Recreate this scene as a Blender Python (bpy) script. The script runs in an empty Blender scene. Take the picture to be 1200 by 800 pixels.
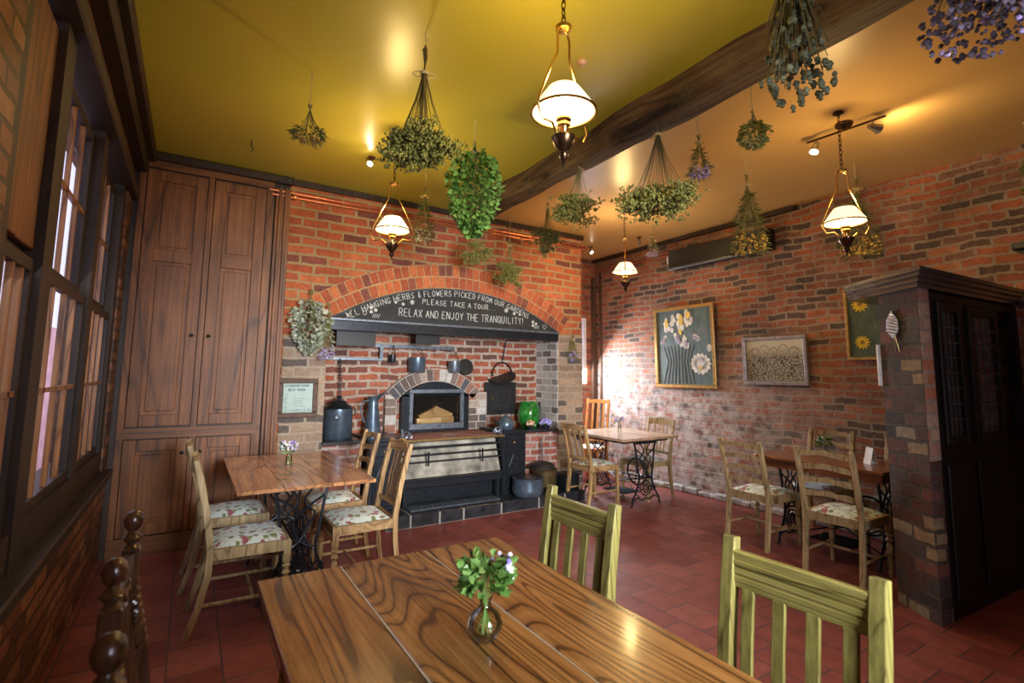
import bpy, math, random
from math import sin, cos, pi, radians, sqrt, atan2
random.seed(7)
SC = bpy.context.scene
COL = SC.collection
# ------------------------------------------------------------------ camera
H = 1.45
YAW, PIT, ROL = radians(-32.11), radians(6.37), radians(0.61)
FPX, CYP = 596.72, 371.89
def _cr(a, b): return (a[1]*b[2]-a[2]*b[1], a[2]*b[0]-a[0]*b[2], a[0]*b[1]-a[1]*b[0])
_r = (cos(YAW), sin(YAW), 0.0)
_f = (-sin(YAW)*cos(PIT), cos(YAW)*cos(PIT), sin(PIT))
_u = _cr(_r, _f)
CR = tuple(cos(ROL)*_r[i]+sin(ROL)*_u[i] for i in range(3))
CU = tuple(-sin(ROL)*_r[i]+cos(ROL)*_u[i] for i in range(3))
from mathutils import Matrix, Vector, Euler
cd = bpy.data.cameras.new('camera'); cam = bpy.data.objects.new('camera', cd); COL.objects.link(cam)
cd.sensor_width = 36; cd.lens = FPX/1200*36; cd.shift_y = -(400-CYP)/1200; cd.clip_start = .02
cam.matrix_world = Matrix(((CR[0], CU[0], -_f[0], 0), (CR[1], CU[1], -_f[1], 0), (CR[2], CU[2], -_f[2], H), (0, 0, 0, 1)))
cd.dof.use_dof = True; cd.dof.focus_distance = 3.2; cd.dof.aperture_fstop = 3.2
SC.camera = cam
# ------------------------------------------------------------------ world, lights, exposure
W = bpy.data.worlds.new('world'); SC.world = W; W.use_nodes = True
W.node_tree.nodes['Background'].inputs[0].default_value = (.78, .76, 1.0, 1)
W.node_tree.nodes['Background'].inputs[1].default_value = 1.9
vs = SC.view_settings; vs.view_transform = 'Standard'; vs.look = 'None'; vs.gamma = 1; vs.use_curve_mapping = False
vs.exposure = 0.05
def area(name, loc, aim, sx, sy, e, colr):
    l = bpy.data.lights.new(name, 'AREA'); l.shape = 'RECTANGLE'; l.size = sx; l.size_y = sy; l.energy = e; l.color = colr
    o = bpy.data.objects.new(name, l); COL.objects.link(o); o.location = loc
    o.rotation_euler = (Vector(aim)-Vector(loc)).to_track_quat('-Z', 'Y').to_euler(); return o
def point(name, loc, e, colr, r=.04):
    l = bpy.data.lights.new(name, 'POINT'); l.energy = e; l.color = colr; l.shadow_soft_size = r
    o = bpy.data.objects.new(name, l); COL.objects.link(o); o.location = loc; return o
def spot(name, loc, aim, e, colr, ang=80, r=.03, blend=.6):
    l = bpy.data.lights.new(name, 'SPOT'); l.energy = e; l.color = colr; l.shadow_soft_size = r; l.spot_size = radians(ang); l.spot_blend = blend
    o = bpy.data.objects.new(name, l); COL.objects.link(o); o.location = loc
    o.rotation_euler = (Vector(aim)-Vector(loc)).to_track_quat('-Z', 'Y').to_euler(); return o
area('nook_window_daylight', (4.86, 6.14, 1.62), (4.9, 4.0, .0), .75, .6, 80, (.86, .93, 1))
nd = area('near_fill_light', (1.2, -1.70, 1.75), (2.4, 5, .85), 1.3, 1.3, 66, (.95, .97, 1)); nd.data.spread = radians(58)  # added fill from behind the viewer, spread narrowed to shape the light
area('left_window_daylight', (-.62, 3.2, 1.75), (1.5, 3.4, .5), 2.2, 1.6, 7, (.88, .93, 1))
# ------------------------------------------------------------------ pixel to world
def ray(px, py):
    a = (px-600)/FPX; b = -(py-CYP)/FPX
    return [a*CR[i]+b*CU[i]+_f[i] for i in range(3)]
def atz(px, py, z): d = ray(px, py); t = (z-H)/d[2]; return (d[0]*t, d[1]*t, z)
def aty(px, py, y): d = ray(px, py); t = y/d[1]; return (d[0]*t, y, H+d[2]*t)
def atx(px, py, x): d = ray(px, py); t = x/d[0]; return (x, d[1]*t, H+d[2]*t)
def zat(x, y, py):
    lo, hi = -.5, 4
    for _ in range(40):
        z = (lo+hi)/2; v = (x, y, z-H)
        c = sum(v[i]*_f[i] for i in range(3)); b = sum(v[i]*CU[i] for i in range(3))
        if CYP-FPX*b/c > py: lo = z
        else: hi = z
    return z
# ------------------------------------------------------------------ mesh helper
class MB:
    def __init__(s): s.v = []; s.f = []
    def add(s, vs_, fs):
        n = len(s.v); s.v += [tuple(v) for v in vs_]; s.f += [tuple(i+n for i in f) for f in fs]; return s
    def box(s, x0, x1, y0, y1, z0, z1, M=None, bev=0):
        if bev > 0:
            b = bev; P = []
            # chamfered box: 24 vertices
            for sx, X in ((-1, x0), (1, x1)):
                for sy, Y in ((-1, y0), (1, y1)):
                    for sz, Z in ((-1, z0), (1, z1)):
                        P += [(X, Y-sy*b, Z-sz*b), (X-sx*b, Y, Z-sz*b), (X-sx*b, Y-sy*b, Z)]
            def ix(a, b_, c, k): return ((a*2+b_)*2+c)*3+k
            F = []
            for a in (0, 1):
                q = [ix(a, 0, 0, 0), ix(a, 1, 0, 0), ix(a, 1, 1, 0), ix(a, 0, 1, 0)]; F.append(q if a else q[::-1])
                q = [ix(0, a, 0, 1), ix(1, a, 0, 1), ix(1, a, 1, 1), ix(0, a, 1, 1)]; F.append(q[::-1] if a else q)
                q = [ix(0, 0, a, 2), ix(1, 0, a, 2), ix(1, 1, a, 2), ix(0, 1, a, 2)]; F.append(q if a else q[::-1])
            for a in (0, 1):
                for c in (0, 1):
                    q = [ix(a, c, 0, 0), ix(a, c, 1, 0), ix(a, c, 1, 1), ix(a, c, 0, 1)]; F.append(q if a != c else q[::-1])
                    q = [ix(a, 0, c, 0), ix(a, 1, c, 0), ix(a, 1, c, 2), ix(a, 0, c, 2)]; F.append(q if a == c else q[::-1])
                    q = [ix(0, a, c, 1), ix(1, a, c, 1), ix(1, a, c, 2), ix(0, a, c, 2)]; F.append(q if a != c else q[::-1])
            for a in (0, 1):
                for b2 in (0, 1):
                    for c in (0, 1):
                        q = [ix(a, b2, c, 0), ix(a, b2, c, 1), ix(a, b2, c, 2)]; F.append(q if (a+b2+c) % 2 else q[::-1])
        else:
            P = [(x, y, z) for x in (x0, x1) for y in (y0, y1) for z in (z0, z1)]
            F = [(0, 1, 3, 2), (4, 6, 7, 5), (0, 4, 5, 1), (2, 3, 7, 6), (0, 2, 6, 4), (1, 5, 7, 3)]
        if M is not None: P = [tuple(M @ Vector(p)) for p in P]
        return s.add(P, F)
    def ring(s, rings, closed=False, cap=True):
        n = len(rings[0]); vs_ = [p for r in rings for p in r]; F = []
        m = len(rings)
        for i in range(m if closed else m-1):
            j = (i+1) % m
            for k in range(n):
                k2 = (k+1) % n; F.append((i*n+k, i*n+k2, j*n+k2, j*n+k))
        if cap and not closed:
            F.append(tuple(range(n))[::-1]); F.append(tuple((m-1)*n+k for k in range(n)))
        return s.add(vs_, F)
    def tube(s, pts, r, n=6, closed=False, taper=None):
        P = [Vector(p) for p in pts]; m = len(P); rings = []
        ref = None
        for i in range(m):
            if closed: t = P[(i+1) % m]-P[i-1]
            else: t = P[min(i+1, m-1)]-P[max(i-1, 0)]
            if t.length < 1e-9: t = Vector((0, 0, 1))
            t.normalize()
            if ref is None: ref = Vector((0, 0, 1)) if abs(t.z) < .9 else Vector((1, 0, 0))
            a = ref - t*ref.dot(t)
            if a.length < 1e-4: a = Vector((0, 1, 0)) - t*t.y
            a.normalize(); ref = a; b = t.cross(a)
            rr = r if taper is None else (taper[i] if hasattr(taper, '__len__') else r+(taper-r)*i/(m-1))
            rings.append([tuple(P[i]+a*rr*cos(2*pi*k/n)+b*rr*sin(2*pi*k/n)) for k in range(n)])
        return s.ring(rings, closed)
    def lathe(s, prof, c=(0, 0, 0), n=20, M=None, cap=True):
        rings = []
        for (r, z) in prof:
            rings.append([(c[0]+r*cos(2*pi*k/n), c[1]+r*sin(2*pi*k/n), c[2]+z) for k in range(n)])
        if M is not None: rings = [[tuple(M @ Vector(p)) for p in rr] for rr in rings]
        return s.ring(rings, False, cap)
    def sweep(s, pts, w, d, up=(1, 0, 0)):
        """rectangular section swept along pts; w along 'up' axis, d across"""
        P = [Vector(p) for p in pts]; m = len(P); rings = []; U = Vector(up)
        for i in range(m):
            t = (P[min(i+1, m-1)]-P[max(i-1, 0)]).normalized(); a = (U-t*U.dot(t)).normalized(); b = t.cross(a)
            ww = w[i] if hasattr(w, '__len__') else w; dd = d[i] if hasattr(d, '__len__') else d
            rings.append([tuple(P[i]+a*sx*ww/2+b*sy*dd/2) for sx, sy in ((-1, -1), (1, -1), (1, 1), (-1, 1))])
        return s.ring(rings)
    def ico(s, c, r, sq=(1, 1, 1)):
        t = 1.618; q = r/1.902
        V = [(-1, t, 0), (1, t, 0), (-1, -t, 0), (1, -t, 0), (0, -1, t), (0, 1, t), (0, -1, -t), (0, 1, -t), (t, 0, -1), (t, 0, 1), (-t, 0, -1), (-t, 0, 1)]
        F = [(0, 11, 5), (0, 5, 1), (0, 1, 7), (0, 7, 10), (0, 10, 11), (1, 5, 9), (5, 11, 4), (11, 10, 2), (10, 7, 6), (7, 1, 8), (3, 9, 4), (3, 4, 2), (3, 2, 6), (3, 6, 8), (3, 8, 9), (4, 9, 5), (2, 4, 11), (6, 2, 10), (8, 6, 7), (9, 8, 1)]
        return s.add([(c[0]+x*q*sq[0], c[1]+y*q*sq[1], c[2]+z*q*sq[2]) for x, y, z in V], F)
    def octa(s, c, r, h=None):
        h = h or r
        return s.add([(c[0]+r, c[1], c[2]), (c[0], c[1]+r, c[2]), (c[0]-r, c[1], c[2]), (c[0], c[1]-r, c[2]), (c[0], c[1], c[2]+h), (c[0], c[1], c[2]-h)],
                     [(0, 1, 4), (1, 2, 4), (2, 3, 4), (3, 0, 4), (1, 0, 5), (2, 1, 5), (3, 2, 5), (0, 3, 5)])
    def leaf(s, c, d, L, w, rnd=random):
        d = Vector(d).normalized(); a = Vector((rnd.uniform(-1, 1), rnd.uniform(-1, 1), rnd.uniform(-1, 1)))
        sd = d.cross(a); sd = sd.normalized() if sd.length > 1e-4 else Vector((1, 0, 0)); nn = d.cross(sd); c = Vector(c)
        return s.add([c, c+d*L*.35+sd*w/2+nn*w*.15, c+d*L*.75+sd*w*.38, c+d*L-nn*w*.2, c+d*L*.75-sd*w*.38, c+d*L*.35-sd*w/2+nn*w*.15, c+d*L*.5-nn*w*.05],
                     [(0, 1, 6), (1, 2, 6), (2, 3, 6), (3, 4, 6), (4, 5, 6), (5, 0, 6)])
    def prism(s, poly, axis, a0, a1):
        """poly of 2-D points extruded along axis ('x','y','z') from a0 to a1"""
        def p3(p, a): return {'x': (a, p[0], p[1]), 'y': (p[0], a, p[1]), 'z': (p[0], p[1], a)}[axis]
        n = len(poly)
        return s.add([p3(p, a0) for p in poly]+[p3(p, a1) for p in poly],
                     [tuple(range(n)), tuple(range(n, 2*n))[::-1]]+[(k, n+k, n+(k+1) % n, (k+1) % n) for k in range(n)])
    def xf(s, M, start=0):
        for i in range(start, len(s.v)): s.v[i] = tuple(M @ Vector(s.v[i]))
        return s
    def build(s, name, mat, parent=None, smooth=False, label=None, bevel=0, recalc=True):
        me = bpy.data.meshes.new(name); me.from_pydata(s.v, [], s.f)
        if recalc:
            import bmesh
            b = bmesh.new(); b.from_mesh(me); bmesh.ops.recalc_face_normals(b, faces=b.faces); b.to_mesh(me); b.free()
        if smooth:
            for p in me.polygons: p.use_smooth = True
            try: me.set_sharp_from_angle(angle=radians(42))
            except Exception: pass
        o = bpy.data.objects.new(name, me); COL.objects.link(o); me.materials.append(mat)
        if parent is not None: o.parent = parent
        if label: o['label'] = label
        if bevel:
            m = o.modifiers.new('bevel', 'BEVEL'); m.width = bevel; m.segments = 2; m.limit_method = 'ANGLE'
        return o
def thing(name, label, cat, loc=(0, 0, 0), rz=0, group=None):
    o = bpy.data.objects.new(name, None); o.empty_display_size = .05; COL.objects.link(o); o.location = loc; o.rotation_euler = (0, 0, rz)
    o['label'] = label; o['category'] = cat
    if group: o['group'] = group
    return o
def tag(o, label, cat, group=None):
    o['label'] = label; o['category'] = cat
    if group: o['group'] = group
    return o
def struct(name, mb, mat, parent=None, **k):
    o = mb.build(name, mat, parent, **k)
    if parent is None: o['kind'] = 'structure'
    return o
# ------------------------------------------------------------------ materials
def newmat(name):
    m = bpy.data.materials.new(name); m.use_nodes = True; nt = m.node_tree
    return m, nt, nt.nodes['Principled BSDF']
def N(nt, t, **k):
    n = nt.nodes.new(t)
    for a, v in k.items(): setattr(n, a, v)
    return n
def ramp(nt, src, stops, interp='LINEAR'):
    r = N(nt, 'ShaderNodeValToRGB'); r.color_ramp.interpolation = interp
    e = r.color_ramp.elements
    while len(e) < len(stops): e.new(.5)
    for i, (p, c) in enumerate(stops): e[i].position = p; e[i].color = tuple(c)+(1,)
    nt.links.new(src, r.inputs[0]); return r.outputs[0]
def mix(nt, f, a, b, blend='MIX'):
    m = N(nt, 'ShaderNodeMix', data_type='RGBA', blend_type=blend)
    for s_, v in ((m.inputs[0], f), (m.inputs[6], a), (m.inputs[7], b)):
        if hasattr(v, 'is_output') or hasattr(v, 'links'): nt.links.new(v, s_)
        else: s_.default_value = v if not isinstance(v, tuple) else (v+(1,) if len(v) == 3 else v)
    return m.outputs[2]
def noise(nt, vec, scale, detail=3, rough=.5, dist=0):
    n = N(nt, 'ShaderNodeTexNoise'); n.inputs['Scale'].default_value = scale; n.inputs['Detail'].default_value = detail
    n.inputs['Roughness'].default_value = rough; n.inputs['Distortion'].default_value = dist
    if vec is not None: nt.links.new(vec, n.inputs['Vector'])
    return n.outputs['Fac']
def mapping(nt, vec, sc=(1, 1, 1), rot=(0, 0, 0), loc=(0, 0, 0)):
    m = N(nt, 'ShaderNodeMapping'); m.inputs['Scale'].default_value = sc; m.inputs['Rotation'].default_value = rot; m.inputs['Location'].default_value = loc
    nt.links.new(vec, m.inputs[0]); return m.outputs[0]
def bump(nt, h, p, st=.3, dist=.01):
    b = N(nt, 'ShaderNodeBump'); b.inputs['Strength'].default_value = st; b.inputs['Distance'].default_value = dist
    nt.links.new(h, b.inputs['Height']); nt.links.new(b.outputs[0], p.inputs['Normal'])
def objc(nt): return N(nt, 'ShaderNodeTexCoord').outputs['Object']
def mathn(nt, op, a, b=None, clamp=False):
    m = N(nt, 'ShaderNodeMath', operation=op); m.use_clamp = clamp
    for i, v in enumerate((a, b)):
        if v is None: continue
        if isinstance(v, (int, float)): m.inputs[i].default_value = v
        else: nt.links.new(v, m.inputs[i])
    return m.outputs[0]
def maprange(nt, v, a, b, c=0, d=1):
    m = N(nt, 'ShaderNodeMapRange'); nt.links.new(v, m.inputs[0])
    for i, x in enumerate((a, b, c, d)): m.inputs[i+1].default_value = x
    return m.outputs[0]
def plain(name, c, rough=.5, metal=0, var=.15, scale=20, bmp=0, coat=0):
    m, nt, p = newmat(name); v = objc(nt)
    n = noise(nt, v, scale, 4)
    lo = tuple(x*(1-var) for x in c); hi = tuple(min(1, x*(1+var)) for x in c)
    nt.links.new(ramp(nt, n, ((.3, lo), (.7, hi))), p.inputs['Base Color'])
    p.inputs['Roughness'].default_value = rough; p.inputs['Metallic'].default_value = metal
    if coat: p.inputs['Coat Weight'].default_value = coat; p.inputs['Coat Roughness'].default_value = .15
    if bmp: bump(nt, n, p, bmp, .004)
    return m
def glow(name, c, s):
    m, nt, p = newmat(name); p.inputs['Base Color'].default_value = tuple(c)+(1,); p.inputs['Emission Color'].default_value = tuple(c)+(1,)
    p.inputs['Emission Strength'].default_value = s; p.inputs['Roughness'].default_value = .3; return m
def brickm(name, cols, mortar, bw=.235, bh=.082, ms=.011, lime_daylight=None, rough=.8, seedoff=0, squash=1, bstr=.6, dirt=.35, rag=1.0, speck=0):
    """cols: list of brick colours picked per brick. lime=(colour, strength, zmax, ycen, yfall)"""
    m, nt, p = newmat(name); v = objc(nt)
    sx = N(nt, 'ShaderNodeSeparateXYZ'); nt.links.new(v, sx.inputs[0])
    u = mathn(nt, 'ADD', sx.outputs[0], sx.outputs[1]); u = mathn(nt, 'ADD', u, seedoff)
    wob = noise(nt, v, 2.2, 2); wob = mathn(nt, 'MULTIPLY', mathn(nt, 'SUBTRACT', wob, .5), .045*rag)
    wob2 = mathn(nt, 'MULTIPLY', mathn(nt, 'SUBTRACT', noise(nt, v, 22, 2), .5), .014*rag)
    z = mathn(nt, 'ADD', mathn(nt, 'ADD', sx.outputs[2], wob), wob2)
    u = mathn(nt, 'ADD', u, mathn(nt, 'MULTIPLY', wob2, 1.3))
    cx = N(nt, 'ShaderNodeCombineXYZ'); nt.links.new(u, cx.inputs[0]); nt.links.new(z, cx.inputs[1])
    b = N(nt, 'ShaderNodeTexBrick'); nt.links.new(cx.outputs[0], b.inputs['Vector'])
    b.inputs['Scale'].default_value = 1; b.inputs['Brick Width'].default_value = bw; b.inputs['Row Height'].default_value = bh
    b.inputs['Mortar Size'].default_value = ms; b.inputs['Mortar Smooth'].default_value = .25; b.inputs['Bias'].default_value = 0
    b.inputs['Color1'].default_value = (0, 0, 0, 1); b.inputs['Color2'].default_value = (1, 1, 1, 1); b.inputs['Mortar'].default_value = (0.5, .5, .5, 1)
    b.squash = .5 if squash != 1 else 1.0; b.squash_frequency = 3 if squash != 1 else 2
    st = [((i+.0)/len(cols), c) for i, c in enumerate(cols)]
    br = ramp(nt, b.outputs['Color'], st, 'CONSTANT')
    nn = noise(nt, v, 26, 5, .65)
    br = mix(nt, .75, br, ramp(nt, nn, ((.25, (.45, .42, .4)), (.75, (1.25, 1.2, 1.15)))), 'MULTIPLY')
    mm = mix(nt, .8, mortar, ramp(nt, noise(nt, v, 60, 3), ((.2, (.55, .55, .55)), (.8, (1.2, 1.2, 1.2)))), 'MULTIPLY')
    c = mix(nt, b.outputs['Fac'], br, mm)
    bigd = noise(nt, v, 1.7, 4, .6)
    c = mix(nt, dirt, c, ramp(nt, bigd, ((.32, (.35, .3, .28)), (.62, (1.15, 1.15, 1.15)))), 'MULTIPLY')
    if speck:
        sp_ = ramp(nt, noise(nt, v, 11, 6, .75), ((.56, (0, 0, 0)), (.7, (speck, speck, speck)))); c = mix(nt, sp_, c, (.05, .04, .038))
        sp_ = ramp(nt, noise(nt, mapping(nt, v, loc=(3, 7, 1)), 17, 6, .8), ((.6, (0, 0, 0)), (.72, (speck*.8, speck*.8, speck*.8)))); c = mix(nt, sp_, c, (.5, .42, .32))
    if lime_daylight:
        lc, ls, zmax, yc, yf = lime_daylight
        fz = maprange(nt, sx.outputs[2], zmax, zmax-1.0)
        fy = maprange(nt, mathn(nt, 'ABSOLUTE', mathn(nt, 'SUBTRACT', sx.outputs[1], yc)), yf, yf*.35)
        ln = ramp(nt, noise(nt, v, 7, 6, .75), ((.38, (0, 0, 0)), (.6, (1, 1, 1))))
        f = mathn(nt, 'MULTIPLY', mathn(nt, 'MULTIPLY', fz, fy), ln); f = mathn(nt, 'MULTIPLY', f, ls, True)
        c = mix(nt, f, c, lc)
    nt.links.new(c, p.inputs['Base Color'])
    p.inputs['Roughness'].default_value = rough
    h = mathn(nt, 'ADD', mathn(nt, 'MULTIPLY', mathn(nt, 'SUBTRACT', 1.0, b.outputs['Fac']), 1.0), mathn(nt, 'MULTIPLY', nn, .5))
    bump(nt, h, p, bstr, .012)
    return m
def wood(name, dark, mid, light, axis='z', scale=1.0, rough=.4, coat=0, dist=4, contrast=1, knots=False, islands=False, wear=None, freq=1.0):
    m, nt, p = newmat(name); v = objc(nt)
    if islands:
        g = N(nt, 'ShaderNodeNewGeometry'); cc = N(nt, 'ShaderNodeCombineXYZ')
        r = g.outputs['Random Per Island']
        for i in range(3): nt.links.new(mathn(nt, 'MULTIPLY', r, 7.3+i*5), cc.inputs[i])
        va = N(nt, 'ShaderNodeVectorMath', operation='ADD'); nt.links.new(v, va.inputs[0]); nt.links.new(cc.outputs[0], va.inputs[1]); v = va.outputs[0]
    s = {'x': (.14, 1, 1), 'y': (1, .14, 1), 'z': (1, 1, .14)}[axis]
    ns = noise(nt, mapping(nt, v, s), 3.2*scale, 1.5, .45, dist*.12)
    rg_ = mathn(nt, 'PINGPONG', mathn(nt, 'MULTIPLY', ns, 26.0*freq), 1.0)
    rg_ = ramp(nt, rg_, ((.0, (0, 0, 0)), (.22, (.75, .75, .75)), (1, (1, 1, 1))))
    f = noise(nt, mapping(nt, v, tuple(1.0 if q == 1 else .04 for q in s)), 60*scale, 4, .65)
    mixf = mathn(nt, 'ADD', mathn(nt, 'MULTIPLY', rg_, .42*contrast), mathn(nt, 'MULTIPLY', f, .85))
    mixf = mathn(nt, 'SUBTRACT', mixf, .25+.42*(contrast-1)*.5)
    col = ramp(nt, mixf, ((.15, dark), (.5, mid), (.78, light)))
    big = noise(nt, v, 3, 3)
    col = mix(nt, .5, col, ramp(nt, big, ((.3, (.5, .47, .42)), (.68, (1.2, 1.15, 1.1)))), 'MULTIPLY')
    if wear:
        col = mix(nt, ramp(nt, noise(nt, v, 9, 6, .7), ((.5, (0, 0, 0)), (.75, (.8, .8, .8)))), col, wear)
    nt.links.new(col, p.inputs['Base Color']); p.inputs['Roughness'].default_value = rough
    if coat: p.inputs['Coat Weight'].default_value = coat; p.inputs['Coat Roughness'].default_value = .12
    bump(nt, mixf, p, .12, .003)
    return m
M = {}
FC = [(.44, .10, .035), (.52, .135, .045), (.38, .085, .035), (.57, .17, .06), (.27, .075, .045), (.48, .115, .04), (.54, .15, .06), (.2, .06, .042), (.5, .125, .045), (.42, .1, .04)]
M['brick_chimney'] = brickm('brick_chimney', FC, (.42, .29, .14), .255, .089, .014, dirt=.4, rag=1.3)
RC = [(.34, .11, .055), (.42, .13, .06), (.12, .075, .06), (.3, .13, .08), (.46, .18, .09), (.11, .065, .055), (.36, .16, .1), (.4, .12, .055), (.09, .065, .055), (.38, .13, .07), (.22, .11, .08), (.3, .1, .05)]
M['brick_right'] = brickm('brick_right', RC, (.33, .25, .19), .215, .074, .012, lime_daylight=((.56, .5, .48), .9, 2.0, 5.2, 3.0), seedoff=.4, dirt=.65, rag=1.9, speck=.55)  # low pale patch: part efflorescence, part window daylight painted into the colour
M['brick_nook'] = brickm('brick_nook', FC, (.3, .2, .13), .24, .085, .011, seedoff=1.1, dirt=.5)
M['brick_recess'] = brickm('brick_recess', [(.3, .075, .04), (.36, .09, .045), (.2, .07, .045), (.42, .14, .075), (.13, .06, .045), (.33, .1, .06), (.38, .11, .05)], (.45, .35, .28), .235, .085, .017, seedoff=.7, dirt=.6, rag=1.6, speck=.3)
M['brick_white'] = brickm('brick_white', [(.38, .37, .36), (.55, .54, .52), (.2, .19, .19), (.65, .64, .62)], (.8, .79, .76), .2, .088, .012, seedoff=.2)
M['brick_hob'] = brickm('brick_hob', [(.34, .1, .07), (.4, .14, .1), (.3, .15, .12), (.42, .2, .16)], (.45, .38, .34), .2, .08, .014, seedoff=.2)
M['brick_jamb'] = brickm('brick_jamb', [(.36, .27, .2), (.3, .22, .16), (.4, .3, .22), (.13, .11, .1), (.46, .34, .24)], (.42, .34, .26), .25, .088, .014, seedoff=.9)
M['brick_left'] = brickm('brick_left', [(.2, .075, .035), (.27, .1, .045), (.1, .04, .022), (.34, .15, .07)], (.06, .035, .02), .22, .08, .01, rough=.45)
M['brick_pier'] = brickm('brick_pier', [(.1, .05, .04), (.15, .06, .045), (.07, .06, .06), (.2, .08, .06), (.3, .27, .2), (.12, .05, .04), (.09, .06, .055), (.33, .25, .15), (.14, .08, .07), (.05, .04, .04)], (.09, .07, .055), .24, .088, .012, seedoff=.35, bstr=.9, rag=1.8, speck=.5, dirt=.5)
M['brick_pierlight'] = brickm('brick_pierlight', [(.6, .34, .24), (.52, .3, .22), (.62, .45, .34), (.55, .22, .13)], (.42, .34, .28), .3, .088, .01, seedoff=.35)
def isl_brick(name, cols):
    m, nt, p = newmat(name); g = N(nt, 'ShaderNodeNewGeometry'); v = objc(nt)
    c = ramp(nt, g.outputs['Random Per Island'], [(i/len(cols), c) for i, c in enumerate(cols)], 'CONSTANT')
    nn = noise(nt, v, 30, 5, .6)
    c = mix(nt, .75, c, ramp(nt, nn, ((.25, (.5, .47, .45)), (.75, (1.2, 1.2, 1.15)))), 'MULTIPLY')
    nt.links.new(c, p.inputs['Base Color']); p.inputs['Roughness'].default_value = .8; bump(nt, nn, p, .5, .008); return m
M['arch_brick'] = isl_brick('arch_brick', FC)
M['arch_pale'] = isl_brick('arch_pale', [(.5, .48, .46), (.2, .15, .13), (.3, .14, .1), (.08, .08, .09), (.38, .3, .25), (.12, .09, .08)])
M['mortar'] = plain('mortar', (.42, .29, .14), .9, var=.35, scale=50, bmp=.5)
M['mortar_pale'] = plain('mortar_pale', (.4, .36, .32), .9, var=.35, scale=50, bmp=.5)
# paint on the two ceiling bays; tan bay's orange hue carries the mixed lighting
def paint(name, c1, c2, rough):
    m, nt, p = newmat(name); v = objc(nt)
    n = noise(nt, v, .55, 3); n2 = noise(nt, v, 5, 5)
    nt.links.new(ramp(nt, n, ((.35, c1), (.65, c2))), p.inputs['Base Color']); p.inputs['Roughness'].default_value = rough
    bump(nt, n, p, .25, .15); return m
M['ceil_green'] = paint('ceil_green', (.48, .45, .045), (.6, .5, .06), .32)
M['ceil_tan'] = paint('ceil_tan', (.58, .35, .12), (.66, .41, .16), .34)
# floor quarry tiles
def floorm():
    m, nt, p = newmat('quarry_tiles'); v = objc(nt); sx = N(nt, 'ShaderNodeSeparateXYZ'); nt.links.new(v, sx.inputs[0])
    cx = N(nt, 'ShaderNodeCombineXYZ'); nt.links.new(sx.outputs[1], cx.inputs[0]); nt.links.new(sx.outputs[0], cx.inputs[1])
    b = N(nt, 'ShaderNodeTexBrick'); nt.links.new(cx.outputs[0], b.inputs['Vector']); b.inputs['Scale'].default_value = 1
    b.inputs['Brick Width'].default_value = .29; b.inputs['Row Height'].default_value = .235; b.inputs['Mortar Size'].default_value = .005; b.inputs['Mortar Smooth'].default_value = .3
    b.inputs['Color1'].default_value = (0, 0, 0, 1); b.inputs['Color2'].default_value = (1, 1, 1, 1); b.inputs['Mortar'].default_value = (.5, .5, .5, 1)
    c = ramp(nt, b.outputs['Color'], ((0, (.19, .042, .035)), (.35, (.25, .06, .048)), (.7, (.29, .08, .062)), (1, (.22, .05, .045))))
    c = mix(nt, .7, c, ramp(nt, noise(nt, v, 9, 6, .7), ((.3, (.5, .48, .48)), (.7, (1.2, 1.2, 1.22)))), 'MULTIPLY')
    scr = noise(nt, mapping(nt, v, (1, 3, 1), (0, 0, .6)), 12, 8, .8)
    c = mix(nt, ramp(nt, scr, ((.66, (0, 0, 0)), (.74, (.5, .5, .5)))), c, (.42, .3, .28))
    c = mix(nt, b.outputs['Fac'], c, (.07, .045, .045))
    nt.links.new(c, p.inputs['Base Color'])
    nt.links.new(ramp(nt, noise(nt, v, 6, 5, .6), ((.3, (.3, .3, .3)), (.7, (.52, .52, .52)))), p.inputs['Roughness'])
    h = mathn(nt, 'ADD', mathn(nt, 'SUBTRACT', 1.0, b.outputs['Fac']), mathn(nt, 'MULTIPLY', noise(nt, v, 7, 4), .7))
    bump(nt, h, p, .35, .006); return m
M['floor'] = floorm()
M['beam'] = wood('beam_wood', (.02, .012, .008), (.085, .045, .02), (.2, .13, .06), 'y', .7, .7, wear=(.13, .11, .045))
M['oak_front'] = wood('oak_front', (.04, .013, .004), (.2, .085, .023), (.38, .19, .06), 'y', 1.3, .27, .35, dist=6, contrast=1.45, islands=True, freq=1.25)
M['oak_mid'] = wood('oak_mid', (.2, .075, .025), (.5, .23, .09), (.68, .38, .18), 'y', .9, .25, .4, dist=3, islands=True)
M['oak_far'] = wood('oak_far', (.28, .17, .1), (.5, .34, .22), (.62, .45, .3), 'y', .9, .3, .3, dist=3)
M['mahog'] = wood('reddish_tabletop', (.08, .025, .012), (.25, .08, .035), (.36, .14, .06), 'y', .9, .3, .3)
M['chair_oak'] = wood('chair_oak', (.17, .09, .035), (.42, .26, .11), (.62, .42, .2), 'z', 1.3, .45)
M['chair_oak_h'] = wood('chair_oak_rail', (.17, .09, .035), (.42, .26, .11), (.62, .42, .2), 'x', 1.3, .45)
M['chair_grey'] = wood('chair_weathered', (.18, .115, .05), (.4, .3, .15), (.58, .46, .26), 'z', 1.3, .45)
M['chair_green'] = wood('chair_olive', (.05, .035, .01), (.2, .18, .05), (.34, .32, .11), 'z', 1.3, .38, wear=(.15, .13, .045), contrast=.6)
M['chair_green_h'] = wood('chair_olive_rail', (.04, .03, .01), (.23, .2, .055), (.37, .34, .12), 'x', 1.4, .38, contrast=.8)
M['chair_orange'] = wood('chair_orange', (.3, .12, .03), (.5, .22, .06), (.62, .32, .1), 'z', 1.3, .45)
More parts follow.
